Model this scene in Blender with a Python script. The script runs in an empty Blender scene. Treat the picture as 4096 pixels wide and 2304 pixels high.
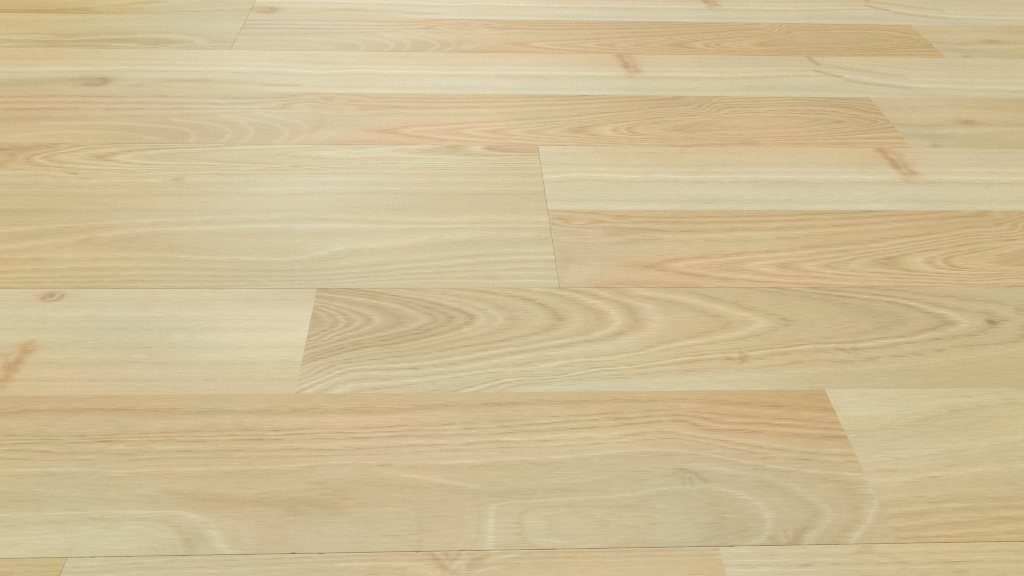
import bpy, math, random
import numpy as np
from mathutils import Matrix, Vector

# ------------------------------------------------------------------ camera, light, exposure
scene = bpy.context.scene
S = 0.333                     # camera height above the floor in metres; floor plan below is in units of it
PITCH, YAW, ROLL = 0.601900657, -0.0661078927, 0.0351944533

cam_data = bpy.data.cameras.new('camera')
cam = bpy.data.objects.new('camera', cam_data)
scene.collection.objects.link(cam)
cam_data.sensor_width = 36.0
cam_data.lens = 3897.65 / 4096 * 36.0
cam_data.clip_start = 0.01
cam_data.clip_end = 100
cam.matrix_world = (Matrix.Translation((0, 0, S)) @ Matrix.Rotation(YAW, 4, 'Z')
                    @ Matrix.Rotation(math.pi / 2 - PITCH, 4, 'X') @ Matrix.Rotation(ROLL, 4, 'Z'))
scene.camera = cam

world = bpy.data.worlds.new('World')
scene.world = world
world.use_nodes = True
bg = world.node_tree.nodes['Background']
bg.inputs['Color'].default_value = (1.0, 0.99, 0.93, 1)
bg.inputs['Strength'].default_value = 0.62

def area(name, loc, target, size, power, colour):
    l = bpy.data.lights.new(name, 'AREA')
    l.shape = 'RECTANGLE'; l.size, l.size_y = size
    l.energy = power; l.color = colour
    o = bpy.data.objects.new(name, l)
    scene.collection.objects.link(o)
    o.location = loc
    o.rotation_euler = (Vector(target) - Vector(loc)).to_track_quat('-Z', 'Y').to_euler()
    return o

# an added, unseen soft source ahead of the camera (its veil of gloss lies over the middle of the picture) and an added overhead fill, both standing in for daylight
area('sheen_light', (-0.40, 4.6, 2.0), (-0.05, 0.66, 0), (1.9, 1.8), 27, (0.98, 1.0, 0.99))
area('overhead_fill', (0.0, 0.6, 2.5), (0, 0.6, 0), (1.8, 1.8), 38, (1.0, 0.97, 0.88))

vs = scene.view_settings
vs.view_transform = 'Standard'
vs.look = 'None'
vs.exposure = 0.03
vs.gamma = 1.0
vs.use_curve_mapping = False
scene.cycles.use_denoising = False
scene.cycles.filter_width = 0.85

# printed wood decors: traced growth rings (ring value, d(ark)/l(ight)/n(eutral), width, strength, line in metres along / fraction across the strip), strokes, blobs, colour drift (some centre-to-edge tint of the light is painted in)
PRINTS = {
 'cathedral': {
  'ring': [
   [12,'d',0.3,0.8,[[0.0514,0.773],[-0.0122,0.615],[-0.0526,0.523],[-0.101,0.433],[-0.1388,0.359],[-0.1662,0.325],[-0.1949,0.279],[-0.1809,0.234],[-0.1686,0.187],[-0.1438,0.118],[-0.1105,0.062],[-0.0682,0.022]]],
   [11.5,'l',0.2,0.8,[[0.0587,0.719],[-0.0144,0.554],[-0.0445,0.487],[-0.0929,0.398],[-0.1301,0.345],[-0.1577,0.304],[-0.1664,0.262],[-0.1612,0.207],[-0.1391,0.137],[-0.1013,0.081],[-0.059,0.037]]],
   [11,'d',0.3,0.6,[[0.0797,0.754],[-0.0158,0.514],[-0.0361,0.463],[-0.0845,0.372],[-0.1204,0.303],[-0.1329,0.261],[-0.1175,0.199],[-0.0824,0.132],[-0.0403,0.075],[0.0195,0.026]]],
   [10.5,'l',0.2,0.8,[[0.0369,0.658],[-0.0168,0.487],[-0.0853,0.344],[-0.1135,0.293],[-0.1214,0.261],[-0.1137,0.211],[-0.0905,0.155],[-0.0653,0.115],[-0.0227,0.075],[0.0464,0.033]]],
   [10,'d',0.25,0.7,[[0.0807,0.701],[0.0357,0.628],[-0.0176,0.463],[-0.0674,0.337],[-0.0884,0.294],[-0.0974,0.261],[-0.0908,0.21],[-0.0728,0.16],[-0.0392,0.106],[0.0212,0.067]]],
   [9.5,'l',0.18,0.6,[[0.0347,0.606],[-0.0184,0.442],[-0.0535,0.349],[-0.0777,0.294],[-0.0845,0.26],[-0.0781,0.218],[-0.0592,0.168],[-0.0296,0.127],[0.0221,0.086]]],
   [9,'d',0.22,0.7,[[0.0787,0.659],[0.0335,0.576],[-0.0191,0.421],[-0.0544,0.32],[-0.0677,0.269],[-0.0581,0.204],[-0.0287,0.154],[0.0228,0.103]]],
   [8.5,'l',0.15,0.4,[[0.0326,0.554],[-0.0198,0.401],[-0.0398,0.351],[-0.0519,0.285],[-0.0446,0.209],[-0.0193,0.167],[0.0235,0.121]]],
   [8,'d',0.28,1.0,[[0.0767,0.615],[0.0317,0.532],[-0.005,0.428],[-0.02,0.371],[-0.0253,0.311],[-0.0246,0.242],[-0.0184,0.192],[-0.0016,0.161],[0.0244,0.142]]],
   [7.3,'l',0.3,0.7,[[0.0744,0.565],[0.0287,0.46],[0.0054,0.389],[-0.0032,0.354],[-0.0076,0.31],[-0.0076,0.264],[-0.004,0.216],[0.0082,0.183],[0.0521,0.158]]],
   [7,'d',0.16,0.8,[[0.0734,0.545],[0.0386,0.474],[0.0119,0.389],[0.0024,0.354],[-0.0005,0.31],[-0.0004,0.267],[0.0036,0.225],[0.0179,0.199],[0.0526,0.168]]],
   [6.7,'l',0.13,0.6,[[0.0069,0.31],[0.0105,0.353],[0.0067,0.259]]],
   [6.4,'d',0.18,0.9,[[0.0721,0.517],[0.0476,0.465],[0.0239,0.388],[0.0151,0.353],[0.012,0.31],[0.0116,0.267],[0.0171,0.224],[0.0314,0.199],[0.0532,0.181]]],
   [6.0,'l',0.18,0.7,[[0.0161,0.31],[0.0204,0.348],[0.0302,0.385],[0.017,0.267]]],
   [5.5,'l',0.18,0.5,[[0.0652,0.441],[0.0454,0.353],[0.0363,0.301],[0.0412,0.258],[0.0506,0.224]]],
   [5,'d',0.25,0.6,[[0.0624,0.379],[0.0477,0.301],[0.0522,0.258]]],
   [13,'d',0.22,0.45,[[-0.24,0.713],[-0.2192,0.64],[-0.1834,0.582],[-0.1563,0.567],[-0.1249,0.582],[-0.097,0.59],[-0.0385,0.674],[0.0436,0.82],[0.086,0.89]]],
   [13.5,'l',0.2,0.5,[[-0.2401,0.766],[-0.214,0.695],[-0.1824,0.649],[-0.1551,0.631],[-0.0952,0.664],[-0.0365,0.736],[0.0455,0.865]]],
   [14,'d',0.22,0.9,[[-0.2402,0.817],[-0.2088,0.752],[-0.1815,0.715],[-0.1539,0.696],[-0.1315,0.706],[-0.0935,0.73],[-0.0345,0.798],[0.0474,0.911]]],
   [14.5,'l',0.2,0.5,[[-0.2403,0.862],[-0.2083,0.797],[-0.1528,0.757],[-0.0921,0.783],[-0.0332,0.837]]],
   [15,'d',0.22,0.8,[[-0.2404,0.904],[-0.2077,0.845],[-0.1517,0.816],[-0.1292,0.82],[-0.1003,0.837],[-0.0316,0.886],[0.0194,0.95]]],
   [15.5,'l',0.2,0.4,[[-0.2406,0.943],[-0.2071,0.896],[-0.151,0.859],[-0.0993,0.878],[-0.0304,0.924]]],
   [16,'d',0.25,0.9,[[-0.2413,0.979],[-0.216,0.948],[-0.1788,0.897],[-0.1504,0.888],[-0.0984,0.915],[-0.0292,0.962]]],
   [12.6,'n',0.22,1.0,[[-0.2409,0.54],[-0.2207,0.495],[-0.1855,0.442],[-0.1585,0.442],[-0.1367,0.46],[-0.0992,0.504]]],
   [8,'n',0.22,1.0,[[0.0896,0.723],[0.1385,0.801],[0.1805,0.812],[0.2086,0.76],[0.2288,0.658]]],
   [8,'n',0.22,1.0,[[0.0774,0.157],[0.1449,0.192],[0.1932,0.298],[0.2256,0.374]]],
   [7,'n',0.22,1.0,[[0.1124,0.699],[0.1714,0.71],[0.2091,0.598],[0.2281,0.491],[0.2009,0.357],[0.1465,0.249],[0.0782,0.195]]],
   [6,'n',0.22,1.0,[[0.1104,0.614],[0.1685,0.61],[0.1956,0.546],[0.2111,0.488],[0.191,0.404],[0.1482,0.309],[0.0907,0.256]]],
   [5,'n',0.22,1.0,[[0.0508,0.386],[0.0613,0.463],[0.0832,0.535],[0.1212,0.583],[0.1614,0.568],[0.1864,0.511],[0.1558,0.377],[0.1033,0.316],[0.0585,0.322]]],
   [4.2,'d',0.3,0.4,[[0.0773,0.417],[0.0881,0.495],[0.12,0.533],[0.1552,0.553],[0.1714,0.514],[0.1398,0.414],[0.0935,0.38]]],
   [3,'n',0.22,1.0,[[0.1185,0.473],[0.1359,0.481]]],
   [9,'n',0.22,1.0,[[0.0908,0.78],[0.1642,0.867],[0.2108,0.827],[0.2287,0.72]]],
   [9,'n',0.22,1.0,[[0.0441,0.14],[0.1099,0.131],[0.1675,0.201],[0.2037,0.273],[0.2324,0.309]]],
   [10,'n',0.22,1.0,[[0.0924,0.853],[0.1661,0.936],[0.2274,0.821]]],
   [10,'n',0.22,1.0,[[0.0433,0.097],[0.1206,0.118],[0.1774,0.159],[0.232,0.179]]],
   [11,'n',0.22,1.0,[[0.0938,0.921],[0.1677,0.99],[0.2286,0.925]]],
   [11,'n',0.22,1.0,[[0.0423,0.04],[0.1409,0.053],[0.2308,0.087]]],
   [12.82,'n',0.22,1.0,[[-0.2509,0.037],[-0.2438,0.136],[-0.2412,0.267],[-0.2491,0.39],[-0.27,0.492],[-0.2879,0.591]]],
   [12.77,'n',0.22,1.0,[[-0.2634,0.04],[-0.2576,0.146],[-0.2575,0.234],[-0.2681,0.36],[-0.2911,0.456],[-0.3141,0.532]]],
   [12.72,'n',0.22,1.0,[[-0.2883,0.044],[-0.2842,0.143],[-0.2843,0.243],[-0.2956,0.403],[-0.311,0.479]]],
   [12.67,'n',0.22,1.0,[[-0.3047,0.042],[-0.3001,0.128],[-0.3004,0.207],[-0.3101,0.323],[-0.3273,0.382],[-0.3497,0.43]]],
   [12.620000000000001,'n',0.22,1.0,[[-0.3268,0.039],[-0.3266,0.124],[-0.3286,0.193],[-0.3376,0.272],[-0.3632,0.332],[-0.3957,0.365],[-0.4477,0.349]]],
   [12.57,'n',0.22,1.0,[[-0.3518,0.077],[-0.3803,0.185],[-0.4224,0.209],[-0.4602,0.117]]],
   [14,'n',0.22,1.0,[[-0.2225,0.595],[-0.1844,0.721],[-0.1448,0.706],[-0.088,0.731]]],
   [14,'n',0.22,1.0,[[-0.4886,0.613],[-0.4031,0.629],[-0.3272,0.643],[-0.2614,0.656]]],
   [16,'n',0.22,1.0,[[-0.2245,0.803],[-0.1682,0.887],[-0.0873,0.906]]],
   [16,'n',0.22,1.0,[[-0.4976,0.86],[-0.3658,0.888],[-0.2417,0.871]]],
   [12.75,'n',0.22,1.0,[[-0.2197,0.317],[-0.2045,0.423],[-0.1665,0.483],[-0.2178,0.115],[-0.186,0.095],[-0.1435,0.015]]],
  ],
  'strokes': [
   [[214,203,168],0.00137,0.55,[[-0.2509,0.037],[-0.2438,0.136],[-0.2412,0.267],[-0.2491,0.39],[-0.27,0.492],[-0.2879,0.591]]],
   [[214,203,168],0.00137,0.55,[[-0.2634,0.04],[-0.2576,0.146],[-0.2575,0.234],[-0.2681,0.36],[-0.2911,0.456],[-0.3141,0.532]]],
   [[214,203,168],0.00137,0.55,[[-0.2883,0.044],[-0.2842,0.143],[-0.2843,0.243],[-0.2956,0.403],[-0.311,0.479]]],
   [[214,203,168],0.00136,0.55,[[-0.3047,0.042],[-0.3001,0.128],[-0.3004,0.207],[-0.3101,0.323],[-0.3273,0.382],[-0.3497,0.43]]],
   [[214,203,168],0.00136,0.55,[[-0.3268,0.039],[-0.3266,0.124],[-0.3286,0.193],[-0.3376,0.272],[-0.3632,0.332],[-0.3957,0.365],[-0.4477,0.349]]],
   [[214,203,168],0.00137,0.35,[[-0.3518,0.077],[-0.3803,0.185],[-0.4224,0.209],[-0.4602,0.117]]],
   [[212,200,164],0.00131,0.35,[[-0.2278,0.114],[-0.2206,0.24],[-0.2179,0.291]]],
   [[212,200,164],0.0013,0.35,[[-0.235,0.1],[-0.231,0.213],[-0.2318,0.289]]],
   [[203,165,112],0.00268,0.6,[[-0.2189,0.012],[-0.2022,0.062],[-0.1826,0.061],[-0.1629,0.035],[-0.1589,0.01]]],
   [[205,168,116],0.00404,0.5,[[-0.1948,0.288],[-0.1768,0.257],[-0.1699,0.204],[-0.1605,0.162],[-0.1523,0.129]]],
   [[213,196,158],0.00138,0.45,[[-0.2372,0.14],[-0.2333,0.189],[-0.2259,0.238]]],
   [[213,196,158],0.00136,0.45,[[-0.2377,0.076],[-0.2312,0.14],[-0.2192,0.221]]],
   [[213,196,158],0.00137,0.45,[[-0.2308,0.092],[-0.2242,0.156],[-0.2168,0.205]]],
   [[196,172,122],0.00256,0.5,[[-0.2407,0.238],[-0.2328,0.339],[-0.2355,0.443]]],
   [[198,158,104],0.00221,0.7,[[0.0976,0.079],[0.1015,0.06],[0.1077,0.086]]],
   [[190,160,110],0.00338,0.5,[[0.1899,0.476],[0.2111,0.488]]],
  ],
  'blobs': [
   [[192,168,116],0.5,-0.3377,0.1348,0.0093,0.0731],
   [[196,178,138],0.4,-0.3128,0.1384,0.0083,0.0684],
   [[198,176,134],0.35,-0.2703,0.157,0.0094,0.0689],
  ],
  'cols': [
   [-0.2307,0.885,[204,176,124]],
   [-0.1694,0.887,[203,176,125]],
   [-0.2347,0.425,[199,182,137]],
   [-0.1935,0.513,[205,184,138]],
   [-0.2286,0.14,[201,181,139]],
   [-0.1981,0.171,[204,182,138]],
   [-0.1675,0.187,[213,180,136]],
   [-0.1831,0.026,[212,182,137]],
   [-0.1277,0.889,[203,178,128]],
   [-0.0424,0.852,[202,177,125]],
   [0.0549,0.855,[201,175,122]],
   [-0.1348,0.549,[203,187,143]],
   [-0.0518,0.55,[205,182,134]],
   [0.0442,0.606,[203,177,123]],
   [-0.1495,0.27,[211,184,139]],
   [-0.1052,0.269,[212,186,142]],
   [-0.0695,0.269,[204,185,138]],
   [-0.0156,0.268,[202,179,128]],
   [0.0404,0.301,[203,179,126]],
   [-0.1448,0.073,[213,189,147]],
   [-0.0846,0.054,[211,180,133]],
   [0.0035,0.067,[206,180,130]],
   [0.1285,0.875,[204,178,126]],
   [0.2069,0.891,[199,172,117]],
   [0.1071,0.476,[209,184,136]],
   [0.1532,0.484,[205,179,128]],
   [0.1997,0.492,[194,170,117]],
   [0.1094,0.111,[208,181,132]],
   [0.1873,0.122,[206,179,130]],
   [-0.4868,0.862,[208,180,133]],
   [-0.4321,0.874,[207,184,140]],
   [-0.3658,0.888,[202,184,145]],
   [-0.2753,0.85,[199,184,147]],
   [-0.477,0.588,[206,178,130]],
   [-0.3916,0.604,[203,184,140]],
   [-0.272,0.626,[203,190,153]],
   [-0.4471,0.331,[204,180,128]],
   [-0.3437,0.171,[198,175,122]],
   [-0.3125,0.176,[203,184,144]],
   [-0.2655,0.183,[200,182,143]],
   [-0.4396,0.108,[206,183,132]],
   [-0.1904,0.782,[200,182,138]],
   [-0.1335,0.652,[205,187,140]],
   [-0.0649,0.778,[202,178,127]],
   [-0.2081,0.216,[207,187,146]],
   [-0.1439,0.226,[206,182,135]],
   [-0.0687,0.136,[210,180,132]],
  ],
 },
 'cathedral_back': {
  'ring': [
   [12,'d',0.3,0.8,[[0.0514,0.773],[-0.0122,0.615],[-0.0526,0.523],[-0.101,0.433],[-0.1388,0.359],[-0.1662,0.325],[-0.1949,0.279],[-0.1809,0.234],[-0.1686,0.187],[-0.1438,0.118],[-0.1105,0.062],[-0.0682,0.022]]],
   [11.5,'l',0.2,0.8,[[0.0587,0.719],[-0.0144,0.554],[-0.0445,0.487],[-0.0929,0.398],[-0.1301,0.345],[-0.1577,0.304],[-0.1664,0.262],[-0.1612,0.207],[-0.1391,0.137],[-0.1013,0.081],[-0.059,0.037]]],
   [11,'d',0.3,0.6,[[0.0797,0.754],[-0.0158,0.514],[-0.0361,0.463],[-0.0845,0.372],[-0.1204,0.303],[-0.1329,0.261],[-0.1175,0.199],[-0.0824,0.132],[-0.0403,0.075],[0.0195,0.026]]],
   [10.5,'l',0.2,0.8,[[0.0369,0.658],[-0.0168,0.487],[-0.0853,0.344],[-0.1135,0.293],[-0.1214,0.261],[-0.1137,0.211],[-0.0905,0.155],[-0.0653,0.115],[-0.0227,0.075],[0.0464,0.033]]],
   [10,'d',0.25,0.7,[[0.0807,0.701],[0.0357,0.628],[-0.0176,0.463],[-0.0674,0.337],[-0.0884,0.294],[-0.0974,0.261],[-0.0908,0.21],[-0.0728,0.16],[-0.0392,0.106],[0.0212,0.067]]],
   [9.5,'l',0.18,0.6,[[0.0347,0.606],[-0.0184,0.442],[-0.0535,0.349],[-0.0777,0.294],[-0.0845,0.26],[-0.0781,0.218],[-0.0592,0.168],[-0.0296,0.127],[0.0221,0.086]]],
   [9,'d',0.22,0.7,[[0.0787,0.659],[0.0335,0.576],[-0.0191,0.421],[-0.0544,0.32],[-0.0677,0.269],[-0.0581,0.204],[-0.0287,0.154],[0.0228,0.103]]],
   [8.5,'l',0.15,0.4,[[0.0326,0.554],[-0.0198,0.401],[-0.0398,0.351],[-0.0519,0.285],[-0.0446,0.209],[-0.0193,0.167],[0.0235,0.121]]],
   [8,'d',0.28,1.0,[[0.0767,0.615],[0.0317,0.532],[-0.005,0.428],[-0.02,0.371],[-0.0253,0.311],[-0.0246,0.242],[-0.0184,0.192],[-0.0016,0.161],[0.0244,0.142]]],
   [7.3,'l',0.3,0.7,[[0.0744,0.565],[0.0287,0.46],[0.0054,0.389],[-0.0032,0.354],[-0.0076,0.31],[-0.0076,0.264],[-0.004,0.216],[0.0082,0.183],[0.0521,0.158]]],
   [7,'d',0.16,0.8,[[0.0734,0.545],[0.0386,0.474],[0.0119,0.389],[0.0024,0.354],[-0.0005,0.31],[-0.0004,0.267],[0.0036,0.225],[0.0179,0.199],[0.0526,0.168]]],
   [6.7,'l',0.13,0.6,[[0.0069,0.31],[0.0105,0.353],[0.0067,0.259]]],
   [6.4,'d',0.18,0.9,[[0.0721,0.517],[0.0476,0.465],[0.0239,0.388],[0.0151,0.353],[0.012,0.31],[0.0116,0.267],[0.0171,0.224],[0.0314,0.199],[0.0532,0.181]]],
   [6.0,'l',0.18,0.7,[[0.0161,0.31],[0.0204,0.348],[0.0302,0.385],[0.017,0.267]]],
   [5.5,'l',0.18,0.5,[[0.0652,0.441],[0.0454,0.353],[0.0363,0.301],[0.0412,0.258],[0.0506,0.224]]],
   [5,'d',0.25,0.6,[[0.0624,0.379],[0.0477,0.301],[0.0522,0.258]]],
   [13,'d',0.22,0.45,[[-0.24,0.713],[-0.2192,0.64],[-0.1834,0.582],[-0.1563,0.567],[-0.1249,0.582],[-0.097,0.59],[-0.0385,0.674],[0.0436,0.82],[0.086,0.89]]],
   [13.5,'l',0.2,0.5,[[-0.2401,0.766],[-0.214,0.695],[-0.1824,0.649],[-0.1551,0.631],[-0.0952,0.664],[-0.0365,0.736],[0.0455,0.865]]],
   [14,'d',0.22,0.9,[[-0.2402,0.817],[-0.2088,0.752],[-0.1815,0.715],[-0.1539,0.696],[-0.1315,0.706],[-0.0935,0.73],[-0.0345,0.798],[0.0474,0.911]]],
   [14.5,'l',0.2,0.5,[[-0.2403,0.862],[-0.2083,0.797],[-0.1528,0.757],[-0.0921,0.783],[-0.0332,0.837]]],
   [15,'d',0.22,0.8,[[-0.2404,0.904],[-0.2077,0.845],[-0.1517,0.816],[-0.1292,0.82],[-0.1003,0.837],[-0.0316,0.886],[0.0194,0.95]]],
   [15.5,'l',0.2,0.4,[[-0.2406,0.943],[-0.2071,0.896],[-0.151,0.859],[-0.0993,0.878],[-0.0304,0.924]]],
   [16,'d',0.25,0.9,[[-0.2413,0.979],[-0.216,0.948],[-0.1788,0.897],[-0.1504,0.888],[-0.0984,0.915],[-0.0292,0.962]]],
   [12.6,'n',0.22,1.0,[[-0.2409,0.54],[-0.2207,0.495],[-0.1855,0.442],[-0.1585,0.442],[-0.1367,0.46],[-0.0992,0.504]]],
   [8,'n',0.22,1.0,[[0.0896,0.723],[0.1385,0.801],[0.1805,0.812],[0.2086,0.76],[0.2288,0.658]]],
   [8,'n',0.22,1.0,[[0.0774,0.157],[0.1449,0.192],[0.1932,0.298],[0.2256,0.374]]],
   [7,'n',0.22,1.0,[[0.1124,0.699],[0.1714,0.71],[0.2091,0.598],[0.2281,0.491],[0.2009,0.357],[0.1465,0.249],[0.0782,0.195]]],
   [6,'n',0.22,1.0,[[0.1104,0.614],[0.1685,0.61],[0.1956,0.546],[0.2111,0.488],[0.191,0.404],[0.1482,0.309],[0.0907,0.256]]],
   [5,'n',0.22,1.0,[[0.0508,0.386],[0.0613,0.463],[0.0832,0.535],[0.1212,0.583],[0.1614,0.568],[0.1864,0.511],[0.1558,0.377],[0.1033,0.316],[0.0585,0.322]]],
   [4.2,'d',0.3,0.4,[[0.0773,0.417],[0.0881,0.495],[0.12,0.533],[0.1552,0.553],[0.1714,0.514],[0.1398,0.414],[0.0935,0.38]]],
   [3,'n',0.22,1.0,[[0.1185,0.473],[0.1359,0.481]]],
   [9,'n',0.22,1.0,[[0.0908,0.78],[0.1642,0.867],[0.2108,0.827],[0.2287,0.72]]],
   [9,'n',0.22,1.0,[[0.0441,0.14],[0.1099,0.131],[0.1675,0.201],[0.2037,0.273],[0.2324,0.309]]],
   [10,'n',0.22,1.0,[[0.0924,0.853],[0.1661,0.936],[0.2274,0.821]]],
   [10,'n',0.22,1.0,[[0.0433,0.097],[0.1206,0.118],[0.1774,0.159],[0.232,0.179]]],
   [11,'n',0.22,1.0,[[0.0938,0.921],[0.1677,0.99],[0.2286,0.925]]],
   [11,'n',0.22,1.0,[[0.0423,0.04],[0.1409,0.053],[0.2308,0.087]]],
   [12.82,'n',0.22,1.0,[[-0.2509,0.037],[-0.2438,0.136],[-0.2412,0.267],[-0.2491,0.39],[-0.27,0.492],[-0.2879,0.591]]],
   [12.77,'n',0.22,1.0,[[-0.2634,0.04],[-0.2576,0.146],[-0.2575,0.234],[-0.2681,0.36],[-0.2911,0.456],[-0.3141,0.532]]],
   [12.72,'n',0.22,1.0,[[-0.2883,0.044],[-0.2842,0.143],[-0.2843,0.243],[-0.2956,0.403],[-0.311,0.479]]],
   [12.67,'n',0.22,1.0,[[-0.3047,0.042],[-0.3001,0.128],[-0.3004,0.207],[-0.3101,0.323],[-0.3273,0.382],[-0.3497,0.43]]],
   [12.620000000000001,'n',0.22,1.0,[[-0.3268,0.039],[-0.3266,0.124],[-0.3286,0.193],[-0.3376,0.272],[-0.3632,0.332],[-0.3957,0.365],[-0.4477,0.349]]],
   [12.57,'n',0.22,1.0,[[-0.3518,0.077],[-0.3803,0.185],[-0.4224,0.209],[-0.4602,0.117]]],
   [14,'n',0.22,1.0,[[-0.2225,0.595],[-0.1844,0.721],[-0.1448,0.706],[-0.088,0.731]]],
   [14,'n',0.22,1.0,[[-0.4886,0.613],[-0.4031,0.629],[-0.3272,0.643],[-0.2614,0.656]]],
   [16,'n',0.22,1.0,[[-0.2245,0.803],[-0.1682,0.887],[-0.0873,0.906]]],
   [16,'n',0.22,1.0,[[-0.4976,0.86],[-0.3658,0.888],[-0.2417,0.871]]],
   [12.75,'n',0.22,1.0,[[-0.2197,0.317],[-0.2045,0.423],[-0.1665,0.483],[-0.2178,0.115],[-0.186,0.095],[-0.1435,0.015]]],
  ],
  'strokes': [
   [[214,203,168],0.00137,0.55,[[-0.2509,0.037],[-0.2438,0.136],[-0.2412,0.267],[-0.2491,0.39],[-0.27,0.492],[-0.2879,0.591]]],
   [[214,203,168],0.00137,0.55,[[-0.2634,0.04],[-0.2576,0.146],[-0.2575,0.234],[-0.2681,0.36],[-0.2911,0.456],[-0.3141,0.532]]],
   [[214,203,168],0.00137,0.55,[[-0.2883,0.044],[-0.2842,0.143],[-0.2843,0.243],[-0.2956,0.403],[-0.311,0.479]]],
   [[214,203,168],0.00136,0.55,[[-0.3047,0.042],[-0.3001,0.128],[-0.3004,0.207],[-0.3101,0.323],[-0.3273,0.382],[-0.3497,0.43]]],
   [[214,203,168],0.00136,0.55,[[-0.3268,0.039],[-0.3266,0.124],[-0.3286,0.193],[-0.3376,0.272],[-0.3632,0.332],[-0.3957,0.365],[-0.4477,0.349]]],
   [[214,203,168],0.00137,0.35,[[-0.3518,0.077],[-0.3803,0.185],[-0.4224,0.209],[-0.4602,0.117]]],
   [[212,200,164],0.00131,0.35,[[-0.2278,0.114],[-0.2206,0.24],[-0.2179,0.291]]],
   [[212,200,164],0.0013,0.35,[[-0.235,0.1],[-0.231,0.213],[-0.2318,0.289]]],
   [[203,165,112],0.00268,0.6,[[-0.2189,0.012],[-0.2022,0.062],[-0.1826,0.061],[-0.1629,0.035],[-0.1589,0.01]]],
   [[205,168,116],0.00404,0.5,[[-0.1948,0.288],[-0.1768,0.257],[-0.1699,0.204],[-0.1605,0.162],[-0.1523,0.129]]],
   [[213,196,158],0.00138,0.45,[[-0.2372,0.14],[-0.2333,0.189],[-0.2259,0.238]]],
   [[213,196,158],0.00136,0.45,[[-0.2377,0.076],[-0.2312,0.14],[-0.2192,0.221]]],
   [[213,196,158],0.00137,0.45,[[-0.2308,0.092],[-0.2242,0.156],[-0.2168,0.205]]],
   [[196,172,122],0.00256,0.5,[[-0.2407,0.238],[-0.2328,0.339],[-0.2355,0.443]]],
   [[198,158,104],0.00221,0.7,[[0.0976,0.079],[0.1015,0.06],[0.1077,0.086]]],
   [[190,160,110],0.00338,0.5,[[0.1899,0.476],[0.2111,0.488]]],
  ],
  'blobs': [
   [[192,168,116],0.5,-0.3377,0.1348,0.0093,0.0731],
   [[196,178,138],0.4,-0.3128,0.1384,0.0083,0.0684],
   [[198,176,134],0.35,-0.2703,0.157,0.0094,0.0689],
  ],
  'cols': [  # cathedral recoloured: pale grey veil of light painted into the left end
   [-0.4318,0.948,[200,186,150]],
   [-0.3779,0.971,[199,185,150]],
   [-0.4326,0.564,[196,182,144]],
   [-0.3738,0.586,[198,186,150]],
   [-0.4384,0.2,[197,184,146]],
   [-0.3699,0.224,[197,185,149]],
   [-0.3432,0.81,[201,186,150]],
   [-0.3027,0.826,[205,183,136]],
   [-0.2483,0.848,[202,177,124]],
   [-0.1522,0.842,[200,173,120]],
   [-0.0404,0.886,[200,173,119]],
   [-0.3401,0.434,[201,189,151]],
   [-0.2877,0.453,[205,186,139]],
   [-0.2215,0.478,[205,181,131]],
   [-0.1144,0.475,[206,179,129]],
   [-0.032,0.547,[203,175,122]],
   [-0.3375,0.118,[196,183,144]],
   [-0.2865,0.136,[196,172,118]],
   [-0.2414,0.151,[194,168,113]],
   [-0.1958,0.205,[209,180,134]],
   [-0.1308,0.149,[207,177,127]],
   [-0.052,0.136,[203,175,121]],
   [0.0626,0.839,[201,174,121]],
   [0.1633,0.878,[199,173,114]],
   [0.0097,0.315,[203,176,124]],
   [0.0918,0.344,[200,173,118]],
   [0.1765,0.414,[195,169,109]],
   [0.0307,0.046,[201,173,120]],
   [0.167,0.129,[198,170,112]],
  ],
 },
 'smear': {
  'ring': [
   [1,'n',0.22,1.0,[[0.2295,0.052],[0.3198,0.064]]],
   [2,'l',0.25,0.7,[[0.2286,0.33],[0.2745,0.329],[0.3347,0.378]]],
   [2.4,'d',0.3,0.8,[[0.2322,0.429],[0.2676,0.443],[0.2878,0.479],[0.2996,0.509],[0.3143,0.443],[0.3367,0.419]]],
   [3,'n',0.22,1.0,[[0.2378,0.581],[0.344,0.572]]],
   [4,'d',0.3,0.4,[[0.2392,0.78],[0.3072,0.822],[0.3536,0.773]]],
   [5,'n',0.22,1.0,[[0.2376,0.971],[0.3636,0.983]]],
  ],
  'strokes': [
   [[208,192,152],0.00268,0.5,[[0.2304,0.077],[0.2391,0.129],[0.2445,0.067]]],
  ],
  'blobs': [
   [[182,156,104],0.7,0.2942,0.4912,0.0071,0.0495],
   [[183,170,124],0.6,0.2524,0.2077,0.0172,0.0825],
   [[168,138,92],0.7,0.2496,0.0397,0.0039,0.0225],
  ],
  'cols': [
   [0.2395,0.957,[207,187,141]],
   [0.2383,0.722,[206,187,141]],
   [0.3208,0.854,[204,184,132]],
   [0.3559,0.951,[196,174,116]],
   [0.2567,0.612,[207,188,143]],
   [0.3307,0.542,[203,183,134]],
   [0.2471,0.365,[203,188,143]],
   [0.2529,0.221,[187,173,124]],
   [0.3029,0.189,[200,183,131]],
   [0.2333,0.065,[205,189,146]],
   [0.3084,0.062,[196,177,122]],
  ],
 },
 'pale_knots': {
  'ring': [
   [0,'n',0.3,0,[[-0.2404,0.0],[-0.1927,0.002],[-0.1446,0.005],[-0.0863,0.011],[-0.0275,0.014],[0.0318,0.012],[0.0813,0.006]]],
   [1,'l',0.3,0.5,[[-0.2401,0.035],[-0.1922,0.037],[-0.144,0.04],[-0.0854,0.046],[-0.0263,0.049],[0.0332,0.048],[0.083,0.042]]],
   [2,'d',0.3,0.35,[[-0.2393,0.134],[-0.1909,0.136],[-0.142,0.139],[-0.0828,0.146],[-0.0229,0.15],[0.0373,0.149],[0.0877,0.143]]],
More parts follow.
